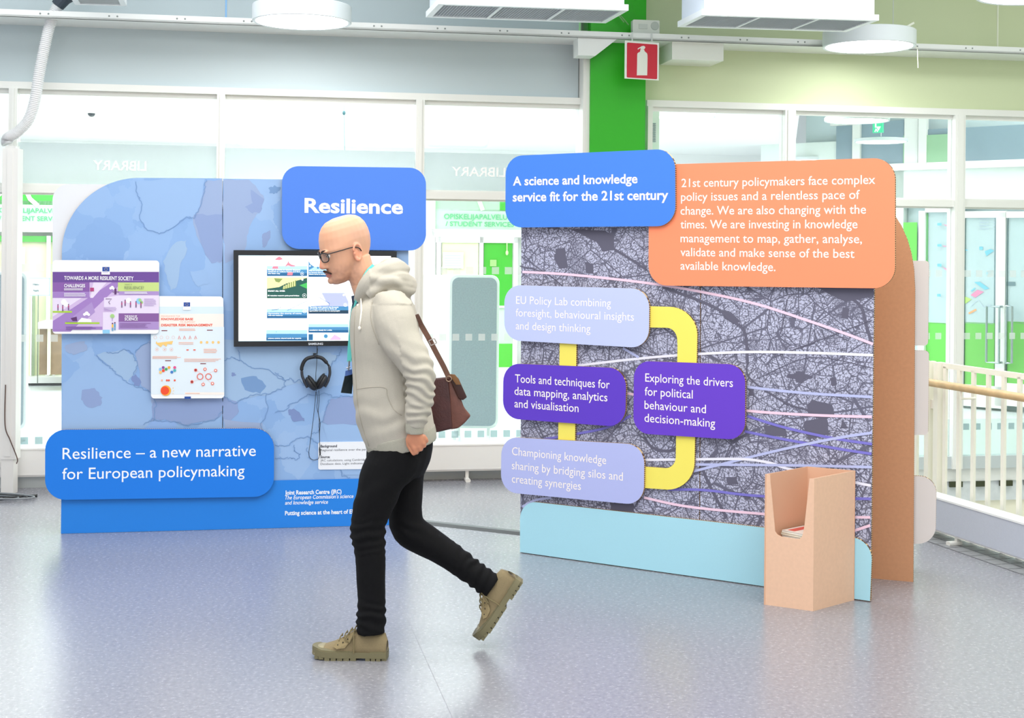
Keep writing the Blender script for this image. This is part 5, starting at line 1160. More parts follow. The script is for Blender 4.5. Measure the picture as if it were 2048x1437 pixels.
labs = ['topmost magazine in the cardboard box, white cover with red title', 'second magazine from the top in the cardboard box', 'third magazine from the top in the cardboard box', 'fourth magazine from the top in the cardboard box', 'fifth magazine down in the cardboard box', 'lowest visible magazine in the cardboard box']
for k in range(6):
    z = zs-.049+(5-k)*.0105; rr = random.Random(k)
    M2 = BH.M @ Matrix.Translation((ctr.x-.0+rr.uniform(-.004, .004), ctr.y-.005+rr.uniform(-.006, .006), z)) @ Matrix.Rotation(math.atan2(vb_.y, vb_.x)+rr.uniform(-.03, .03), 4, 'Z')
    t = empty('magazine', M2); tag(t, labs[k], 'magazine', 'magazines in the cardboard box')
    mb = MB(); mb.box((-.105, -.078, 0), (.105, .078, .0018)); mb.box((-.105, -.078, .0082), (.105, .078, .01)); mb.box((-.105, .076, 0), (.105, .078, .01)); mb.obj('cover', [mat(('#f0eee8', '#e8e2c8', '#f2f0ea', '#dfe4ea', '#f0ece0', '#e9e9e9')[k], .35)], t)
    mb = MB(); mb.box((-.103, -.076, .0018), (.103, .076, .0082)); mb.obj('pages', [mat('#f4f1e8', .6)], t)
    if k == 0:
        mb = MB()
        for (x0, y0, x1, y1, i) in ((-.09, .02, .09, .06, 0), (-.09, -.065, .09, -.045, 1), (-.03, -.035, .09, .012, 2)): mb.add([(x0, y0, .0103), (x1, y0, .0103), (x1, y1, .0103), (x0, y1, .0103)], [(0, 1, 2, 3)], i)
        mb.obj('cover_print', [mat('#d8605a', .4), mat('#3c4f8c', .4), mat('#c9c4d0', .4)], t)
# ============================================================ the walking man
YM_ = 5.285
base = Vector((at(830, 900, YM_).x, YM_, 0))
man = empty('person', loc=base)
tag(man, 'bald man with glasses and moustache in grey hoodie and black jeans striding left', 'person')
def W(px, py, dy=0.0): return at(px, py, YM_+dy)-base
PXM = F/YM_
def m_(px): return px/PXM
class Loft:
    """closed tapering body of elliptical rings; rows: (px, py, dy, half-width px in the picture plane, half-depth m)"""
    def __init__(s, mb, rows, n=20, seg=4, sq=2.0, close=True):
        P = [Vector((*W(r[0], r[1], r[2]), )) for r in rows]
        A = [m_(r[3]) for r in rows]; Bq = [r[4] for r in rows]
        D = [P[i] for i in range(len(P))]
        pts = []; 
        for i in range(len(P)-1):
            for k in range(seg):
                t = k/seg; i0 = max(0, i-1); i3 = min(len(P)-1, i+2)
                def cr(a): return 0.5*((2*a[i])+(a[i+1]-a[i0])*t+(2*a[i0]-5*a[i]+4*a[i+1]-a[i3])*t*t+(-a[i0]+3*a[i]-3*a[i+1]+a[i3])*t**3)
                pts.append((cr(P), cr(A), cr(Bq)))
        pts.append((P[-1], A[-1], Bq[-1]))
        V = []; N = len(pts)
        for k in range(N):
            t = (pts[min(N-1, k+1)][0]-pts[max(0, k-1)][0]).normalized()
            nx = Vector((t.z, 0, -t.x))
            if nx.length < .2: nx = Vector((1, 0, 0))
            nx.normalize(); by = t.cross(nx).normalized()
            for j in range(n):
                a = 2*math.pi*j/n; c, s_ = math.cos(a), math.sin(a)
                c = math.copysign(abs(c)**(2/sq), c); s_ = math.copysign(abs(s_)**(2/sq), s_)
                V.append(pts[k][0]+nx*(pts[k][1]*c)+by*(pts[k][2]*s_))
        Fc = [(k*n+j, k*n+(j+1) % n, (k+1)*n+(j+1) % n, (k+1)*n+j) for k in range(N-1) for j in range(n)]
        Fc += [tuple(range(n-1, -1, -1)), tuple(range((N-1)*n, N*n))]
        mb.add(V, Fc)
def remesh(mb, name, mats, vox, smooth=2, fac=.5):
    me = bpy.data.meshes.new(name); me.from_pydata([tuple(v) for v in mb.V], [], mb.F); me.update()
    bm = bmesh.new(); bm.from_mesh(me); bmesh.ops.recalc_face_normals(bm, faces=bm.faces); bm.to_mesh(me); bm.free()
    o = bpy.data.objects.new(name, me); COL.objects.link(o)
    r = o.modifiers.new('r', 'REMESH'); r.mode = 'VOXEL'; r.voxel_size = vox
    s = o.modifiers.new('s', 'SMOOTH'); s.iterations = smooth; s.factor = fac
    dg = bpy.context.evaluated_depsgraph_get(); new = bpy.data.meshes.new_from_object(o.evaluated_get(dg))
    bpy.data.objects.remove(o); bpy.data.meshes.remove(me)
    new.name = name; new.materials.clear()
    for m2 in mats: new.materials.append(m2)
    for p in new.polygons: p.use_smooth = True
    o = bpy.data.objects.new(name, new); link(o, man); return o
def verts(o):
    a = np.empty(len(o.data.vertices)*3); o.data.vertices.foreach_get('co', a); return a.reshape(-1, 3)
def setv(o, a): o.data.vertices.foreach_set('co', a.ravel()); o.data.update()
def normals(o):
    a = np.empty(len(o.data.vertices)*3); o.data.vertices.foreach_get('normal', a); return a.reshape(-1, 3)
def topx(a):  # back to picture pixels, used only to place folds where they lie on the cloth
    X = a[:, 0]+base.x; Y = a[:, 1]+base.y; Z = a[:, 2]+base.z-CH
    u = (X*cr_+Z*sr_)/Y*F+CX; v = -(-X*sr_+Z*cr_)/Y*F+CY; return u, v
cr_, sr_ = math.cos(ROLL), math.sin(ROLL)

# ---------------- skin: one continuous figure, head, neck, trunk, arms, hands, legs
HC = W(691, 497, 0)                      # centre of the skull
Rh = Matrix.Rotation(math.radians(24), 3, 'Z') @ Matrix.Rotation(math.radians(-17), 3, 'Y')
HS = 1.03
def Hd(x, y, z): return HC + Rh @ (Vector((x, y, z))*HS)
sl = [(.121, -.020, .045, .022), (.113, -.050, .070, .046), (.10, -.068, .086, .059), (.08, -.083, .098, .069), (.055, -.092, .104, .0755), (.03, -.0965, .105, .078), (.01, -.097, .102, .0765), (-.002, -.091, .099, .0745), (-.02, -.089, .092, .072),
      (-.038, -.090, .082, .0695), (-.055, -.092, .066, .0655), (-.07, -.094, .050, .062), (-.085, -.092, .036, .057), (-.100, -.0945, .016, .049), (-.113, -.090, -.010, .038), (-.121, -.078, -.035, .024)]
mb = MB(); n = 28; V = []
for z, xf, xb, wd in sl:
    for j in range(n):
        a = 2*math.pi*j/n; t = (1-math.cos(a))/2          # 0 front .. 1 back
        tt = t**(1.03 if z < .02 else 1.12); w_ = wd*(max(0, 1-abs(2*tt-1)**(3.0 if z < .02 else 2.6)))**.5
        V.append(Hd(xf+(xb-xf)*t, math.copysign(w_, math.sin(a)) if 0 < j < n and j != n//2 else 0, z))
mb.add(V, [(k*n+j, k*n+(j+1) % n, (k+1)*n+(j+1) % n, (k+1)*n+j) for k in range(len(sl)-1) for j in range(n)]+[tuple(range(n-1, -1, -1)), tuple(range((len(sl)-1)*n, len(sl)*n))])
def hell(c, ax, R=None): mb.ellipsoid(Hd(*c), [a*HS for a in ax], 14, 10, R=Rh if R is None else Rh @ R)
# brow, cheekbones, nose, lips, chin
hell((-.089, -.022, .012), (.009, .026, .007)); hell((-.089, .022, .012), (.009, .026, .007)); hell((-.092, 0, .012), (.007, .014, .009))

def hchain(pts):
    V = []; n = 12
    for (x, z, hx_, hy) in pts:
        for j in range(n):
            a = 2*math.pi*j/n; V.append(Hd(x+hx_*math.cos(a), hy*math.sin(a), z))
    mb.add(V, [(k*n+j, k*n+(j+1) % n, (k+1)*n+(j+1) % n, (k+1)*n+j) for k in range(len(pts)-1) for j in range(n)]+[tuple(range(n-1, -1, -1)), tuple(range((len(pts)-1)*n, len(pts)*n))])
hchain([(-.088, .008, .010, .008), (-.092, -.004, .011, .008), (-.097, -.018, .013, .010), (-.102, -.032, .014, .0125), (-.105, -.041, .0145, .014), (-.103, -.048, .013, .014), (-.098, -.053, .009, .010)])
hell((-.094, -.013, -.046), (.009, .0075, .0075)); hell((-.094, .013, -.046), (.009, .0075, .0075))
hell((-.0945, 0, -.071), (.009, .023, .006)); hell((-.0945, 0, -.081), (.0085, .020, .0062)); hell((-.090, 0, -.102), (.012, .020, .013))
# ears
for sgn in (-1, 1):
    c = Vector((.014, sgn*.077, -.020)); Re = Matrix.Rotation(sgn*math.radians(-22), 3, 'Z') @ Matrix.Rotation(math.radians(12), 3, 'Y')
    hell(c, (.017, .006, .029), Re)
    pts = []
    for k in range(15):
        a = math.radians(-110+k*20); rx, rz = .0185, .0310
        q = Re @ Vector((rx*math.cos(a)*(1 if a < math.pi else 1), sgn*.006, rz*math.sin(a))); pts.append(Hd(*(c+q)))
    mb.tube(pts, .0048, 8)
    q = Re @ Vector((-.004, sgn*.004, -.024)); mb.ellipsoid(Hd(*(c+q)), (.0075, .005, .008), 10, 8)
    q = Re @ Vector((-.013, sgn*.004, -.004)); mb.ellipsoid(Hd(*(c+q)), (.004, .004, .007), 10, 8)
# neck and trunk
Loft(mb, [(712, 520, 0, 30, .055), (722, 545, 0, 28, .056), (733, 572, 0, 30, .058), (746, 600, 0, 34, .066), (765, 630, 0, 48, .12), (770, 680, 0, 58, .15), (778, 760, 0, 58, .14), (788, 830, 0, 56, .145), (800, 885, 0, 55, .15), (800, 930, 0, 50, .15)])
def arm_rows(dy): return [(790, 612, dy*.8, 26, .05), (800, 660, dy, 24, .045), (826, 735, dy*1.08, 21, .040), (838, 780, dy*1.05, 19, .037), (833, 830, dy, 14, .030), (829.5, 860, dy, 12.5, .024)]
Loft(mb, arm_rows(-.20), 14); Loft(mb, [(785, 612, .16, 26, .05), (785, 660, .20, 24, .045), (790, 740, .21, 20, .040), (795, 800, .20, 17, .034), (798, 848, .19, 12, .028)], 14)
Loft(mb, [(795, 910, -.085, 38, .082), (769, 950, -.09, 36, .08), (737, 1060, -.09, 25, .058), (741, 1130, -.09, 22, .055), (742, 1200, -.09, 16, .036), (742, 1256, -.088, 12, .026)], 16)
Loft(mb, [(805, 910, .085, 36, .082), (813, 985, .09, 30, .075), (817, 1058, .09, 25, .058), (880, 1098, .09, 22, .055), (950, 1145, .09, 16, .036), (975, 1165, .09, 12, .026)], 16)
# hands
def hand(ox, oy, dy, sgn):
    def w(px, py, d): return W(px+ox, py+oy, dy+d*sgn)
    V = MB()
    def chain(pts, r): mb.tube([w(*p) for p in pts], r, 10)
    # palm as a tapered slab from wrist to knuckles
    Loft(mb, [(829.5+ox, 858+oy, dy, 13, .021), (830+ox, 868+oy, dy, 14, .021), (832+ox, 878+oy, dy+.004*sgn, 17.5, .020), (835+ox, 887+oy, dy+.008*sgn, 16.5, .018), (838+ox, 893+oy, dy+.012*sgn, 13, .014)], 14)
    # fingers: index lowest, curling towards the thigh
    chain([(825, 884, .0), (828, 896, .000), (830.5, 904, .006), (833, 906, .022), (832, 898, .034), (829, 893, .036)], [.011, .0105, .0098, .009, .0085, .006])
    chain([(833, 882, .0), (837, 893, .002), (840, 899, .010), (842, 899, .028), (840, 891, .040), (837, 888, .042)], [.011, .0108, .010, .0092, .0085, .006])
    chain([(841, 878, .0), (846, 887, .004), (848, 892, .013), (848.5, 891, .030), (846, 884, .041), (843, 882, .043)], [.0105, .0102, .0095, .009, .008, .006])
    chain([(846, 872, .002), (851, 879, .007), (853, 883, .015), (852.5, 882, .030), (850, 876, .038), (847, 875, .040)], [.0095, .0092, .0085, .008, .0075, .0055])
    # thumb leaves the front side near the wrist and lies along the index
    chain([(821, 870, .010), (817.5, 880, .016), (818.5, 891, .018), (823.5, 901, .014), (828.5, 909, .008), (829, 910.5, .006)], [.012, .0125, .0115, .0098, .0088, .006])
hand(0, 0, -.205, 1)
hand(-32, -12, .19, -1)
SK = bpy.data.materials.new('skin'); SK.use_nodes = True; nt = SK.node_tree; b = nt.nodes['Principled BSDF']
va = nt.nodes.new('ShaderNodeVertexColor'); va.layer_name = 'tone'; nt.links.new(va.outputs[0], b.inputs['Base Color'])
b.inputs['Roughness'].default_value = .42; b.inputs['Subsurface Weight'].default_value = .12; b.inputs['Subsurface Radius'].default_value = (.01, .004, .002); b.inputs['Subsurface Scale'].default_value = .4
body = remesh(mb, 'body', [SK], .0032, 3, .5)
a = verts(body)
# tone: shaved scalp, stubble, lips
Ri = np.array(Rh.transposed()); h = (a-np.array(HC)) @ Ri.T / HS
skin = np.array(lin((.87, .655, .53))); cols = np.ones((len(a), 4)); cols[:, :3] = skin
def sm(x, a0, a1): t = np.clip((x-a0)/(a1-a0), 0, 1); return t*t*(3-2*t)
head = (np.abs(h[:, 0]) < .14) & (np.abs(h[:, 1]) < .1) & (h[:, 2] > -.14) & (h[:, 2] < .14)
nz = np.array([noise.noise(Vector(v)*90) for v in h[head]])
st = np.zeros(len(a)); hh = h[head]
beard = sm(-hh[:, 2], .035, .07)*sm(-hh[:, 0], -.03, .01)*(.6+.4*nz)
scalp = sm(hh[:, 0], -.02, .04)*sm(hh[:, 2], -.04, .0)*(1-sm(hh[:, 2], .05, .09))
def mixc(mask, col, amt):
    c = np.array(lin(col)); idx = np.where(head)[0]; k = (mask*amt)[:, None]; cols[idx, :3] = cols[idx, :3]*(1-k)+c*k
mixc(beard, (.60, .44, .38), .55); mixc(scalp, (.70, .58, .52), .40)
lips = ((np.abs(hh[:, 2]+.0765) < .0085) & (np.abs(hh[:, 1]) < .022) & (hh[:, 0] < -.085)).astype(float); mixc(lips, (.72, .40, .38), .8)
earm = ((np.abs(hh[:, 1]) > .078) & (hh[:, 0] > -.005)).astype(float); mixc(earm, (.88, .52, .42), .45)
nosem = sm(-hh[:, 0], .103, .112)*(np.abs(hh[:, 1]) < .02); mixc(nosem, (.86, .52, .44), .5)
hands = (a[:, 2] < (W(830, 850).z)) & (a[:, 2] > W(830, 915).z) & (np.abs(a[:, 1]+.19) < .06)
cols[hands, :3] = np.array(lin((.83, .56, .43)))
ca_ = body.data.color_attributes.new('tone', 'FLOAT_COLOR', 'POINT'); ca_.data.foreach_set('color', cols.ravel())
# eye sockets pressed in slightly, mouth line
for sgn in (-1, 1):
    d = np.linalg.norm((h-np.array([-.093, sgn*.032, -.004]))/np.array([.02, .019, .012]), axis=1)
    k = np.clip(1-d, 0, 1); a += (np.array(Rh) @ np.array([1, 0, 0]))[None, :]*(k*.009)[:, None]
k = np.exp(-((h[:, 2]+.0762)/.0022)**2)*(np.abs(h[:, 1]) < .024)*(h[:, 0] < -.08); a += (np.array(Rh) @ np.array([1, 0, 0]))[None, :]*(k*.0035)[:, None]
setv(body, a)
EW = mat('#f1ece6', .2); 
for sgn in (-1, 1):
    c = Vector((-.0775, sgn*.031, -.004)); mb = MB(); mb.ellipsoid(Hd(*c), (.0115,)*3, 16, 12); e = mb.obj('eye', [EW], man, True)
    mb = MB(); mb.ellipsoid(Hd(*(c+Vector((-.0088, 0, -.0015)))), (.0035, .0052, .0052), 12, 8, R=Rh); mb.obj('iris', [mat('#33241c', .15)], e, True)
    mb = MB(); mb.tube([Hd(-.0885+.0*k, sgn*.031+(k-3)*.0055, .0012-.00045*(k-3)**2) for k in range(7)], [.0015, .0026, .003, .003, .003, .0026, .0015], 8); o = mb.obj('eyelid', [mat('#b98a72', .5)], man, True)
    mb = MB()
    pts = [Vector((-.098, sgn*.012, .010)), Vector((-.0985, sgn*.022, .015)), Vector((-.093, sgn*.034, .0165)), Vector((-.083, sgn*.045, .012))]
    mb.tube([Hd(*q) for q in smooth_line(pts, 4)], [.0018]+[.0034]*9+[.0026, .0016, .001], 8); mb.obj('eyebrow', [mat('#33231c', .7, bump=.8, bscale=600)], man, True)
mb = MB()
for sgn in (-1, 1):
    pts = [Vector((-.1045, 0, -.0605)), Vector((-.1035, sgn*.008, -.061)), Vector((-.099, sgn*.017, -.064)), Vector((-.092, sgn*.026, -.0705)), Vector((-.088, sgn*.029, -.075))]
    mb.tube([Hd(*q) for q in smooth_line(pts, 4)], [.0045]*6+[.0042]*5+[.0035]*4+[.0022, .0012], 8)
mb.obj('moustache', [mat('#3a241c', .75, bump=.8, bscale=600)], man, True)

# ---------------- glasses
gls = empty('glasses', parent=man); gls['label'] = 'black rectangular glasses with slim temples'
BK2 = mat('#15161b', .25)
for sgn in (-1, 1):
    cx_, cy_, cz_ = -.1075, sgn*.0335, -.008; pts = []
    for k in range(28):
        an = 2*math.pi*k/28; c, s_ = math.cos(an), math.sin(an); c = math.copysign(abs(c)**.7, c); s_ = math.copysign(abs(s_)**.75, s_)
        yy = cy_+.0265*c; pts.append(Hd(cx_+abs(yy)*abs(yy)*4.0+.003-.1*.0, yy, cz_+.0175*s_-.0*c))
    mb = MB(); mb.tube(pts+[pts[0], pts[1]], .0021, 8); o = mb.obj('rim', [BK2], gls, True)
    mb = MB(); mb.add(pts, [tuple(range(28))]); mb.obj('lens', [glass('#eef2f6', .07, .04, '#dfe6ee')], gls)
    sp_ = [Vector((-.1045+.0145, sgn*.060, .003)), Vector((-.086, sgn*.068, .004)), Vector((-.04, sgn*.079, .004)), Vector((.004, sgn*.0835, .003)), Vector((.026, sgn*.083, -.006)), Vector((.034, sgn*.079, -.020))]
    mb = MB(); mb.tube([Hd(*q) for q in smooth_line(sp_, 4)], .0021, 8); mb.obj('temple', [BK2], gls, True)
mb = MB(); mb.tube([Hd(-.1035, -.008, -.003), Hd(-.108, 0, .0), Hd(-.1035, .008, -.003)], .0022, 8); mb.obj('bridge', [BK2], gls, True)

# ---------------- jeans
JM = mat('#07070a', .85, grain=.25, gscale=300, bump=.3, bscale=500, spec=.25)
mb = MB()
Loft(mb, [(803, 850, 0, 58, .165), (802, 880, 0, 65, .172), (796, 915, 0, 64, .176), (792, 945, 0, 56, .165)], 24)
Loft(mb, [(797, 900, -.085, 52, .095), (787, 925, -.09, 52, .096), (768, 952, -.092, 46.5, .094), (752, 996, -.092, 41, .088), (738, 1040, -.09, 35, .078), (736, 1066, -.09, 34.5, .074), (739, 1090, -.09, 31.5, .070), (741, 1120, -.09, 29.5, .066), (742, 1160, -.09, 28.5, .062), (743, 1205, -.09, 27.5, .056), (742, 1240, -.09, 28.5, .055), (742, 1267, -.09, 27, .053)], 24)
Loft(mb, [(812, 905, .085, 50, .095), (812, 945, .09, 38, .092), (812, 990, .09, 34, .086), (811, 1028, .09, 34.5, .08), (818, 1058, .09, 36, .078), (848, 1080, .09, 32.5, .072), (880, 1099, .09, 29, .067), (916, 1124, .09, 27, .060), (950, 1149, .09, 25.5, .056), (984, 1174, .09, 26, .054)], 24)
jeans = remesh(mb, 'jeans', [JM], .0062, 3, .5)
a = verts(jeans); nn = normals(jeans); u, v = topx(a); near = a[:, 1] < 0
def fold(mask, phase, amp): return mask*amp*np.sin(phase)
D = np.zeros(len(a))
nz = np.array([noise.noise(Vector(q)*14) for q in a])
D += fold(near*np.exp(-((v-1075)/32)**2), v*.36+u*.05+nz*3, .0038)
D += fold(near*np.exp(-((v-1235)/28)**2), v*.30-u*.10+nz*3, .0042)
D += fold((~near)*np.exp(-((u-955)/36)**2), (u*.8+v*.6)*.33+nz*3, .0042)
D += fold((~near)*np.exp(-(((u-820)/40)**2+((v-1060)/30)**2)), (u*.5-v*.8)*.26+nz*3, .003)
D += fold(near*np.exp(-((v-985)/60)**2), (u*.5+v*.8)*.12+nz*2.5, .0025)+nz*.0015
setv(jeans, a+nn*D[:, None])

# ---------------- shoes
def shoe(name, lab, heel, toe_dir, up, side, flex=0.0):
    """heel: world point under the heel; axes: toe_dir along the sole, up, side towards the viewer"""
    L = .292
    def S(x, y, z):
        fx = x; fz = z
        return heel+toe_dir*fx+side*y+up*fz
    SM = mat('#8c7c5c', .85, grain=.08, gscale=250, bump=.4, bscale=700); SO = mat('#777052', .6); LA = mat('#7d7150', .8)
    root = empty(name, parent=man); 
    if lab: root['label'] = lab
    # upper: cross-sections along the foot (x, half width, height, base)
    secs = [(.003, .030, .070), (.012, .034, .098), (.04, .037, .104), (.075, .038, .104), (.10, .038, .113), (.125, .039, .109), (.15, .041, .094), (.18, .045, .075), (.21, .047, .061), (.24, .046, .051), (.262, .041, .045), (.278, .032, .037), (.286, .018, .030)]
    n = 20; V = []
    for x, wd, ht in secs:
        for j in range(n):
            a = math.pi*j/(n-1); c, s_ = math.cos(a), math.sin(a)
            pw = .8 if x > .14 else .55
            V.append(S(x, wd*math.copysign(abs(c)**.62, c)*(1-.28*max(0, s_)**3 if x < .15 else 1-.1*s_), .018+(ht-.018)*s_**pw))
    Fc = [(k*n+j, k*n+j+1, (k+1)*n+j+1, (k+1)*n+j) for k in range(len(secs)-1) for j in range(n-1)]+[(k*n+n-1, k*n, (k+1)*n, (k+1)*n+n-1) for k in range(len(secs)-1)]
    Fc += [tuple(range(n)), tuple(range(len(secs)*n-1, (len(secs)-1)*n-1, -1))]
    mb = MB(); mb.add(V, Fc); mb.obj('upper', [SM], root, True)
    # sole outline with lug notches
    def outline(gr=0): 
        pts = []
        prof = [(0.0, .022), (.003, .031), (.02, .038), (.06, .0385), (.10, .0375), (.14, .041), (.18, .0475), (.22, .050), (.25, .0475), (.272, .039), (.287, .025), (.293, .010)]
        for x, wd in prof: pts.append((x, wd+gr))
        for x, wd in prof[::-1]: pts.append((x, -wd-gr))
        return pts
    mb = MB()
    for z0, z1, gr in ((.010, .032, .002), (.028, .036, -.001)):
        o_ = outline(gr); k = len(o_); ze = lambda x, z: z+(.006*max(0, (x-.2)/.09) if x > .2 else 0)
        V = [S(x, y, ze(x, z0)) for x, y in o_]+[S(x, y, ze(x, z1)+(.006 if x > .255 else 0)) for x, y in o_]
        mb.add(V, [tuple(range(k-1, -1, -1)), tuple(range(k, 2*k))]+[(i, (i+1) % k, k+(i+1) % k, k+i) for i in range(k)])
    so = mb.obj('sole', [SO], root); shade_auto(so, 40)
    bm = bmesh.new(); bm.from_mesh(so.data); bmesh.ops.recalc_face_normals(bm, faces=bm.faces); bm.to_mesh(so.data); bm.free()
    lugs = [(.002, .020), (.024, .040), (.044, .060), (.064, .082), (.118, .140), (.144, .166), (.170, .190), (.194, .214), (.218, .238), (.242, .260), (.262, .278)]
    mb = MB()
    for x0, x1 in lugs:
        w0 = np.interp((x0+x1)/2, [0, .02, .10, .22, .25, .272, .287], [.022, .038, .037, .050, .047, .040, .025])+.0015
        zz = .0 if x0 < .09 else (.0 if x0 < .24 else .004)
        for yy0, yy1 in ((-w0, -w0+.018), (-w0+.022, w0-.022), (w0-.018, w0)):
            V = [S(x, y, z) for z in (zz, .012+zz) for (x, y) in ((x0, yy0), (x1, yy0), (x1, yy1), (x0, yy1))]
            mb.add(V, [(0, 3, 2, 1), (4, 5, 6, 7), (0, 1, 5, 4), (1, 2, 6, 5), (2, 3, 7, 6), (3, 0, 4, 7)])
    mb.obj('tread', [SO], so)['kind'] = 'stuff'
    # toe cap
    mb = MB(); V = []
    secs2 = [(.243, .0440, .0470), (.250, .0465, .050), (.268, .0415, .0455), (.282, .033, .039), (.292, .019, .031)]
    for x, wd, ht in secs2:
        for j in range(n):
            a = math.pi*j/(n-1); c, s_ = math.cos(a), math.sin(a); V.append(S(x, wd*math.copysign(abs(c)**.62, c)*(1-.1*s_), .020+(ht-.018)*s_**.8))
    mb.add(V, [(k*n+j, k*n+j+1, (k+1)*n+j+1, (k+1)*n+j) for k in range(4) for j in range(n-1)]+[tuple(range(5*n-1, 4*n-1, -1))]); mb.obj('toe_cap', [mat('#9a9070', .45)], root, True)
    # eyelet flap and laces
    mb = MB(); V = [S(.205, .0445, .054), S(.19, .049, .046), S(.16, .0465, .050), S(.145, .043, .070), S(.12, .036, .100), S(.135, .028, .105), S(.17, .032, .088), S(.19, .034, .073)]
    V = [q+side*.0015 for q in V]; mb.add(V, [tuple(range(8))]); mb.obj('eyelet_flap', [mat('#94835f', .85, grain=.1, gscale=250)], root)
    mb = MB()
    for x, z in ((.188, .060), (.168, .070), (.150, .083)): mb.ellipsoid(S(x, .042 if x > .16 else .040, z), (.0028,)*3, 8, 6)
    mb.obj('eyelet', [mat('#2c281e', .5)], root)
    mb = MB()
    for k in range(4):
        x = .185-k*.019; z = .078+k*.012
        mb.tube([S(x, .037-.002*k, z-.004), S(x-.004, .02, z+.009), S(x-.007, 0, z+.012), S(x-.004, -.02, z+.009), S(x, -.037, z-.004)], .0026, 6)
    mb.tube([S(.126, .01, .116), S(.128, .036, .105), S(.126, .046, .075), S(.124, .049, .045), S(.125, .050, .030)], .0026, 6)
    mb.tube([S(.126, .01, .116), S(.145, .036, .108), S(.162, .044, .082), S(.142, .046, .072), S(.128, .036, .102)], .0026, 6)
    mb.obj('lace', [LA], root)
    return root
hf = fl(775, 1314.5); tf = fl(627, 1316)
sgap = Vector((0, 0, 0))
heel = Vector((at(776, 1317, 5.20).x, 5.20+.0, 0))-base
td = (Vector((-1, .06, 0))).normalized(); sd = Vector((-td.y*0-.06, -1, 0)).normalized(); sd = Vector((0, 0, 1)).cross(td)
if sd.y > 0: sd = -sd
shoe('shoe', 'olive canvas boot planted flat, nearer foot', heel, td, Vector((0, 0, 1)), sd)
YR = 5.375
tp = at(965, 1290, YR); tp.z = max(tp.z, .004); hp_ = at(1043, 1173, YR)
td2 = (tp-hp_).normalized(); sd2 = Vector((0, -1, 0)); up2 = td2.cross(sd2).normalized()
if up2.x > 0: up2 = -up2
shoe('shoe', 'olive canvas boot lifted on its toe, trailing foot', tp-td2*.292-base+Vector((0, 0, .012)), td2, up2, sd2)

# ---------------- hoodie
HM = mat('#b9b3a6', .9, grain=.05, gscale=420, bump=.35, bscale=500); RIB = mat('#a9a698', .9, grain=.05, gscale=300, bump=.5, bscale=350)
mb = MB()
Loft(mb, [(757, 583, 0, 38, .10), (764, 603, 0, 57, .165), (768, 635, 0, 66, .195), (770, 680, 0, 68, .195), (775, 730, 0, 69.5, .185), (782, 790, 0, 73, .185), (791, 840, 0, 74, .188), (799, 868, 0, 71, .182), (804, 886, 0, 69, .178)], 32, sq=2.25)
Loft(mb, [(778, 605, -.12, 38, .07), (789, 640, -.175, 41, .075), (801, 680, -.20, 38.5, .073), (822, 715, -.215, 35, .07), (838, 748, -.22, 31, .066), (841, 785, -.215, 28, .062), (837, 815, -.21, 25.5, .057), (833, 838, -.207, 22, .05), (830, 852, -.205, 18, .040)], 24)
Loft(mb, [(775, 605, .12, 38, .07), (785, 640, .175, 40, .075), (788, 690, .20, 36, .07), (792, 745, .20, 31, .064), (796, 800, .19, 27, .058), (798, 840, .19, 18, .042)], 24)
def T3(pts, r, closed=False, n=12):
    q = smooth_line([W(*p) for p in pts], 5); R_ = np.interp(np.linspace(0, 1, len(q)), np.linspace(0, 1, len(r)), r).tolist(); mb.tube(q, R_, n)
# hood heap round the neck
T3([(716, 606, -.03), (723, 590, -.075), (737, 568, -.105), (757, 551, -.10), (780, 545, -.06), (792, 546, 0), (780, 545, .06), (757, 551, .10), (737, 568, .105), (723, 590, .075), (716, 606, .03)], [.014, .026, .036, .044, .052, .056, .052, .044, .036, .026, .014])
T3([(738, 592, -.12), (760, 570, -.125), (785, 562, -.105), (806, 565, -.05), (811, 568, 0), (806, 565, .05), (785, 562, .105), (760, 570, .125), (738, 592, .12)], [.016, .028, .036, .042, .043, .042, .036, .028, .016])
T3([(775, 585, -.125), (795, 578, -.10), (813, 581, -.05), (817, 582, 0), (813, 581, .05), (795, 578, .10), (775, 585, .125)], [.012, .02, .026, .027, .026, .02, .012])
T3([(760, 537, -.055), (785, 532, -.03), (800, 540, .0), (785, 532, .03), (760, 537, .055)], [.022, .026, .03, .026, .022])
hood = remesh(mb, 'hoodie', [HM], .0048, 3, .5)
a = verts(hood); nn = normals(hood); u, v = topx(a)
nz = np.array([noise.noise(Vector(q)*11) for q in a]); nz2 = np.array([noise.noise(Vector(q)*5+Vector((9, 3, 1))) for q in a])
arm = (a[:, 1] < -.13) & (v > 640) & (u > 795) & (u > 800+(v-700)*.1)
D = nz*.0026+nz2*.004
D += fold(arm*np.exp(-((v-760)/62)**4), (v*.31-(u-840)*.15)+nz*4.6+nz2*3, .0040)
D += fold(arm*np.exp(-((v-832)/22)**2), v*.42+nz*2.5, .0042)
D += fold((a[:, 1] < -.05)*np.exp(-(((u-800)/55)**2+((v-690)/45)**2)), (u*.55-v*.7)*.17+nz*2, .0030)*(~arm)
D += fold((a[:, 1] < 0)*np.exp(-((v-835)/30)**2)*(u < 810), (v*.5+u*.16)*.26+nz*2.6, .0036)
D += fold(((v < 610) & (u > 740)), (v*.5-u*.18)*.28+nz*3.4, .0044)
setv(hood, a+nn*D[:, None])
bvh = BVHTree.FromPolygons([tuple(q) for q in verts(hood)], [tuple(p.vertices) for p in hood.data.polygons])
def on(px, py, lift=.001):
    o_ = EYE-base; d = ray(px, py).normalized(); hit = bvh.ray_cast(o_, d)
    if hit[0] is None: return W(px, py, -.05)
    return hit[0]-d*lift
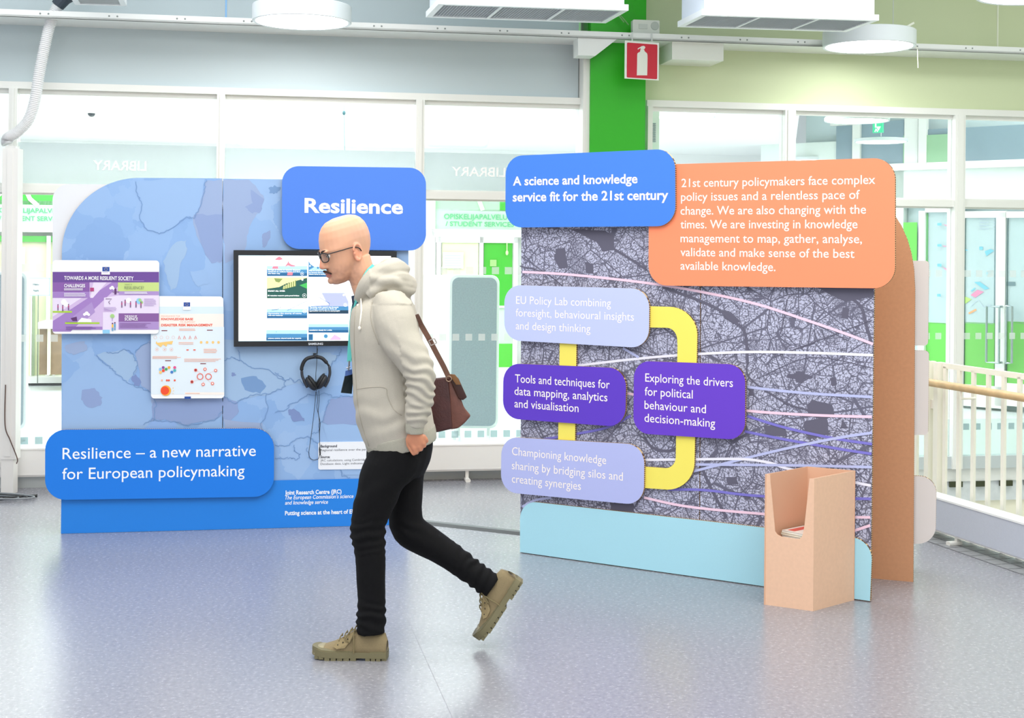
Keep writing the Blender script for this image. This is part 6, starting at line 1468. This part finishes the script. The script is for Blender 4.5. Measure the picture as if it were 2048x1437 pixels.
# ribbed hem and cuff
def band(name, rows, parent=None):
    global mb
    mb = MB(); Loft(mb, rows, 48, 3, 2.2)
    return remesh(mb, name, [RIB], .005, 2, .5)
hem = band('hem_band', [(799.5, 866, 0, 71.5, .184), (803.5, 882, 0, 71, .182), (807, 896, 0, 68, .176)]); hem.parent = hood
cuff = band('cuff', [(830.5, 846, -.206, 18.5, .041), (829.5, 857, -.205, 18, .040), (829, 868, -.205, 17, .037)]); cuff.parent = hood
def seam(name, pts, r, m3, lift=.0005, parent=hood):
    mb = MB(); q = smooth_line([Vector((x, y, 0)) for x, y in pts], 5); mb.tube([on(p.x, p.y, lift) for p in q], r, 6); o = mb.obj(name, [m3], parent, True); return o
HS_ = mat('#b1aa9c', .9)
seam('pocket_seam', [(712, 779), (740, 775), (770, 776), (774, 790), (781, 808), (790, 822), (803, 831)], .0016, HS_)
seam('shoulder_seam', [(745, 600), (741, 630), (745, 655), (758, 690)], .0016, HS_)
seam('zip_edge', [(712, 612), (709, 650), (709, 700), (712, 760), (716, 810), (724, 850), (738, 893)], .0022, mat('#a59f90', .8))
mb = MB(); p0 = on(722, 598, .004); p1 = on(723, 622, .006); p2 = on(719, 657, .006)
mb.tube([p0, p0.lerp(p1, .5), p1, p1.lerp(p2, .5), p2], .0032, 8); mb.ellipsoid(p2, (.006, .006, .008)); mb.ellipsoid(on(716, 611, .003), (.006, .004, .006)); mb.obj('drawstring', [mat('#eee9dd', .8)], hood, True)
# shirt seen at the open neck
mb = MB(); Loft(mb, [(722, 588, 0, 20, .06), (727, 610, 0, 22, .09), (735, 650, 0, 30, .12)], 20); o = mb.obj('shirt', [mat('#1d2f48', .8)], man, True)

# ---------------- lanyard with badge
lan = empty('lanyard', parent=man); lan['label'] = 'turquoise lanyard holding a dark badge'
def strip(mb, pts, wd, th=.0015, nrm=Vector((0, 1, 0)), i=0):
    n = len(pts); V = []
    for k in range(n):
        t = (pts[min(n-1, k+1)]-pts[max(0, k-1)]).normalized(); s_ = t.cross(nrm)
        if s_.length < .1: s_ = t.cross(Vector((1, 0, 0)))
        s_.normalize(); q = nrm*th
        V += [pts[k]+s_*wd/2-q, pts[k]-s_*wd/2-q, pts[k]-s_*wd/2+q, pts[k]+s_*wd/2+q]
    Fc = [(4*k+j, 4*k+(j+1) % 4, 4*k+4+(j+1) % 4, 4*k+4+j) for k in range(n-1) for j in range(4)]+[(3, 2, 1, 0), tuple(range(4*n-4, 4*n))]
    mb.add(V, Fc, i)
mb = MB(); pts = smooth_line([W(748, 531, -.058), W(735, 545, -.075), W(724, 565, -.085), W(717, 590, -.082), W(711, 615, -.07), W(705, 650, -.055), W(700, 690, -.045), W(698.5, 724, -.04)], 5); strip(mb, pts, .0165, .001)
pts = smooth_line([W(748, 531, .058), W(732, 550, .07), W(716, 585, .06), W(706, 620, .03), W(702, 660, -.01), W(699, 722, -.036)], 5); strip(mb, pts, .0165, .001); mb.obj('ribbon', [mat('#5fc9c2', .6)], lan)
mb = MB(); mb.tube([W(698.5, 722, -.04), W(698, 732, -.04), W(697, 741, -.04)], .0035, 8); mb.tube([W(693, 737, -.04), W(701, 734, -.04)], .003, 6); mb.obj('clip', [mat('#8f9096', .3, metal=.8)], lan)
mb = MB()
Q = [W(*q) for q in ((690, 752, -.045), (707, 747, -.02), (703, 788, -.02), (682, 786, -.045))]; nv = (Q[1]-Q[0]).cross(Q[3]-Q[0]).normalized()*.0018
mb.add([q+nv for q in Q]+[q-nv for q in Q], [(0, 1, 2, 3), (7, 6, 5, 4), (0, 4, 5, 1), (1, 5, 6, 2), (2, 6, 7, 3), (3, 7, 4, 0)]); bdg = mb.obj('badge', [mat('#16262e', .15)], lan)
mb = MB(); Q2 = [W(*q) for q in ((691, 742, -.048), (704, 739, -.022), (705, 749, -.022), (690, 753, -.048))]; mb.add([q-Vector((0, .003, 0)) for q in Q2], [(0, 1, 2, 3)]); mb.obj('badge_strip', [mat('#5d7fc8', .3)], lan)

# ---------------- leather messenger bag on the far hip
bag = empty('messenger_bag', loc=base); tag(bag, 'dark brown leather shoulder bag hanging behind the walking man', 'bag')
LB = mat('#4a2422', .38, grain=.25, gscale=14, bump=.5, bscale=160); LT = mat('#86604f', .5, grain=.08, gscale=60)
def bagpoly(name, pts, d0, d1, mt, bev=.012, parent=bag):
    mb = MB(); P0 = [W(x, y, d0) for x, y in pts]; P1 = [W(x, y, d1) for x, y in pts]; n = len(pts)
    mb.add(P0+P1, [tuple(range(n)), tuple(range(2*n-1, n-1, -1))]+[(i, n+i, n+(i+1) % n, (i+1) % n) for i in range(n)])
    o = mb.obj(name, mt if isinstance(mt, list) else [mt], parent)
    bm = bmesh.new(); bm.from_mesh(o.data); bmesh.ops.recalc_face_normals(bm, faces=bm.faces)
    bmesh.ops.bevel(bm, geom=list(bm.edges), offset=bev, segments=3, affect='EDGES', profile=.6); bm.to_mesh(o.data); bm.free()
    shade_auto(o, 50); return o
D0, D1 = .19, .30
bagpoly('body', [(842, 760), (866, 757), (897, 754), (902, 800), (906, 858), (871, 866), (842, 868)], D0, D1, LB, .010)
bagpoly('gusset', [(893, 753), (907, 757), (919, 790), (928, 815), (942, 832), (930, 846), (917, 857), (900, 860), (897, 800)], D0+.004, D1-.004, mat('#6e4338', .42, grain=.15, gscale=30, bump=.4, bscale=160), .009)
bagpoly('flap', [(896, 749), (909, 750), (917, 757), (934, 795), (926, 801), (917, 798), (905, 772)], D0-.004, D1+.01, mat('#3a1a12', .35), .004)
bagpoly('flap_lining', [(900, 748.5), (910, 749.5), (916, 757), (922, 770), (912, 770), (903, 757)], D0-.010, D0-.003, mat('#7c5530', .5), .001)
mb = MB(); pts = smooth_line([W(745, 590, -.16), W(790, 588, -.165), W(828, 625, -.10), W(842, 650, .02), W(858, 678, .06), W(872, 705, .10), W(888, 735, .15), W(898, 757, .18)], 6)
pts = [p for p in pts]; strip(mb, pts[13:], .021, .002); mb.obj('strap', [LT], bag)
mb = MB(); c = W(865.5, 684, .065); t_ = (W(872, 700, .09)-W(860, 676, .06)).normalized(); s_ = t_.cross(Vector((0, 1, 0)))
for k in (-1, 1): mb.tube([c+t_*.012*k-s_*.014+Vector((0, -.005, 0)), c+t_*.012*k+s_*.014+Vector((0, -.005, 0))], .0022, 8)
for k in (-1, 1): mb.tube([c-t_*.012+s_*.014*k+Vector((0, -.005, 0)), c+t_*.012+s_*.014*k+Vector((0, -.005, 0))], .0022, 8)
mb.obj('slider', [mat('#d8cfca', .25, metal=.8)], bag)
mb = MB(); c = W(897.5, 758, .176); mb.tube([c+Vector((.011*math.cos(k*.55), -.004, .011*math.sin(k*.55)+.0)) for k in range(13)], .0024, 8); mb.obj('ring', [mat('#a88f7c', .3, metal=.7)], bag)
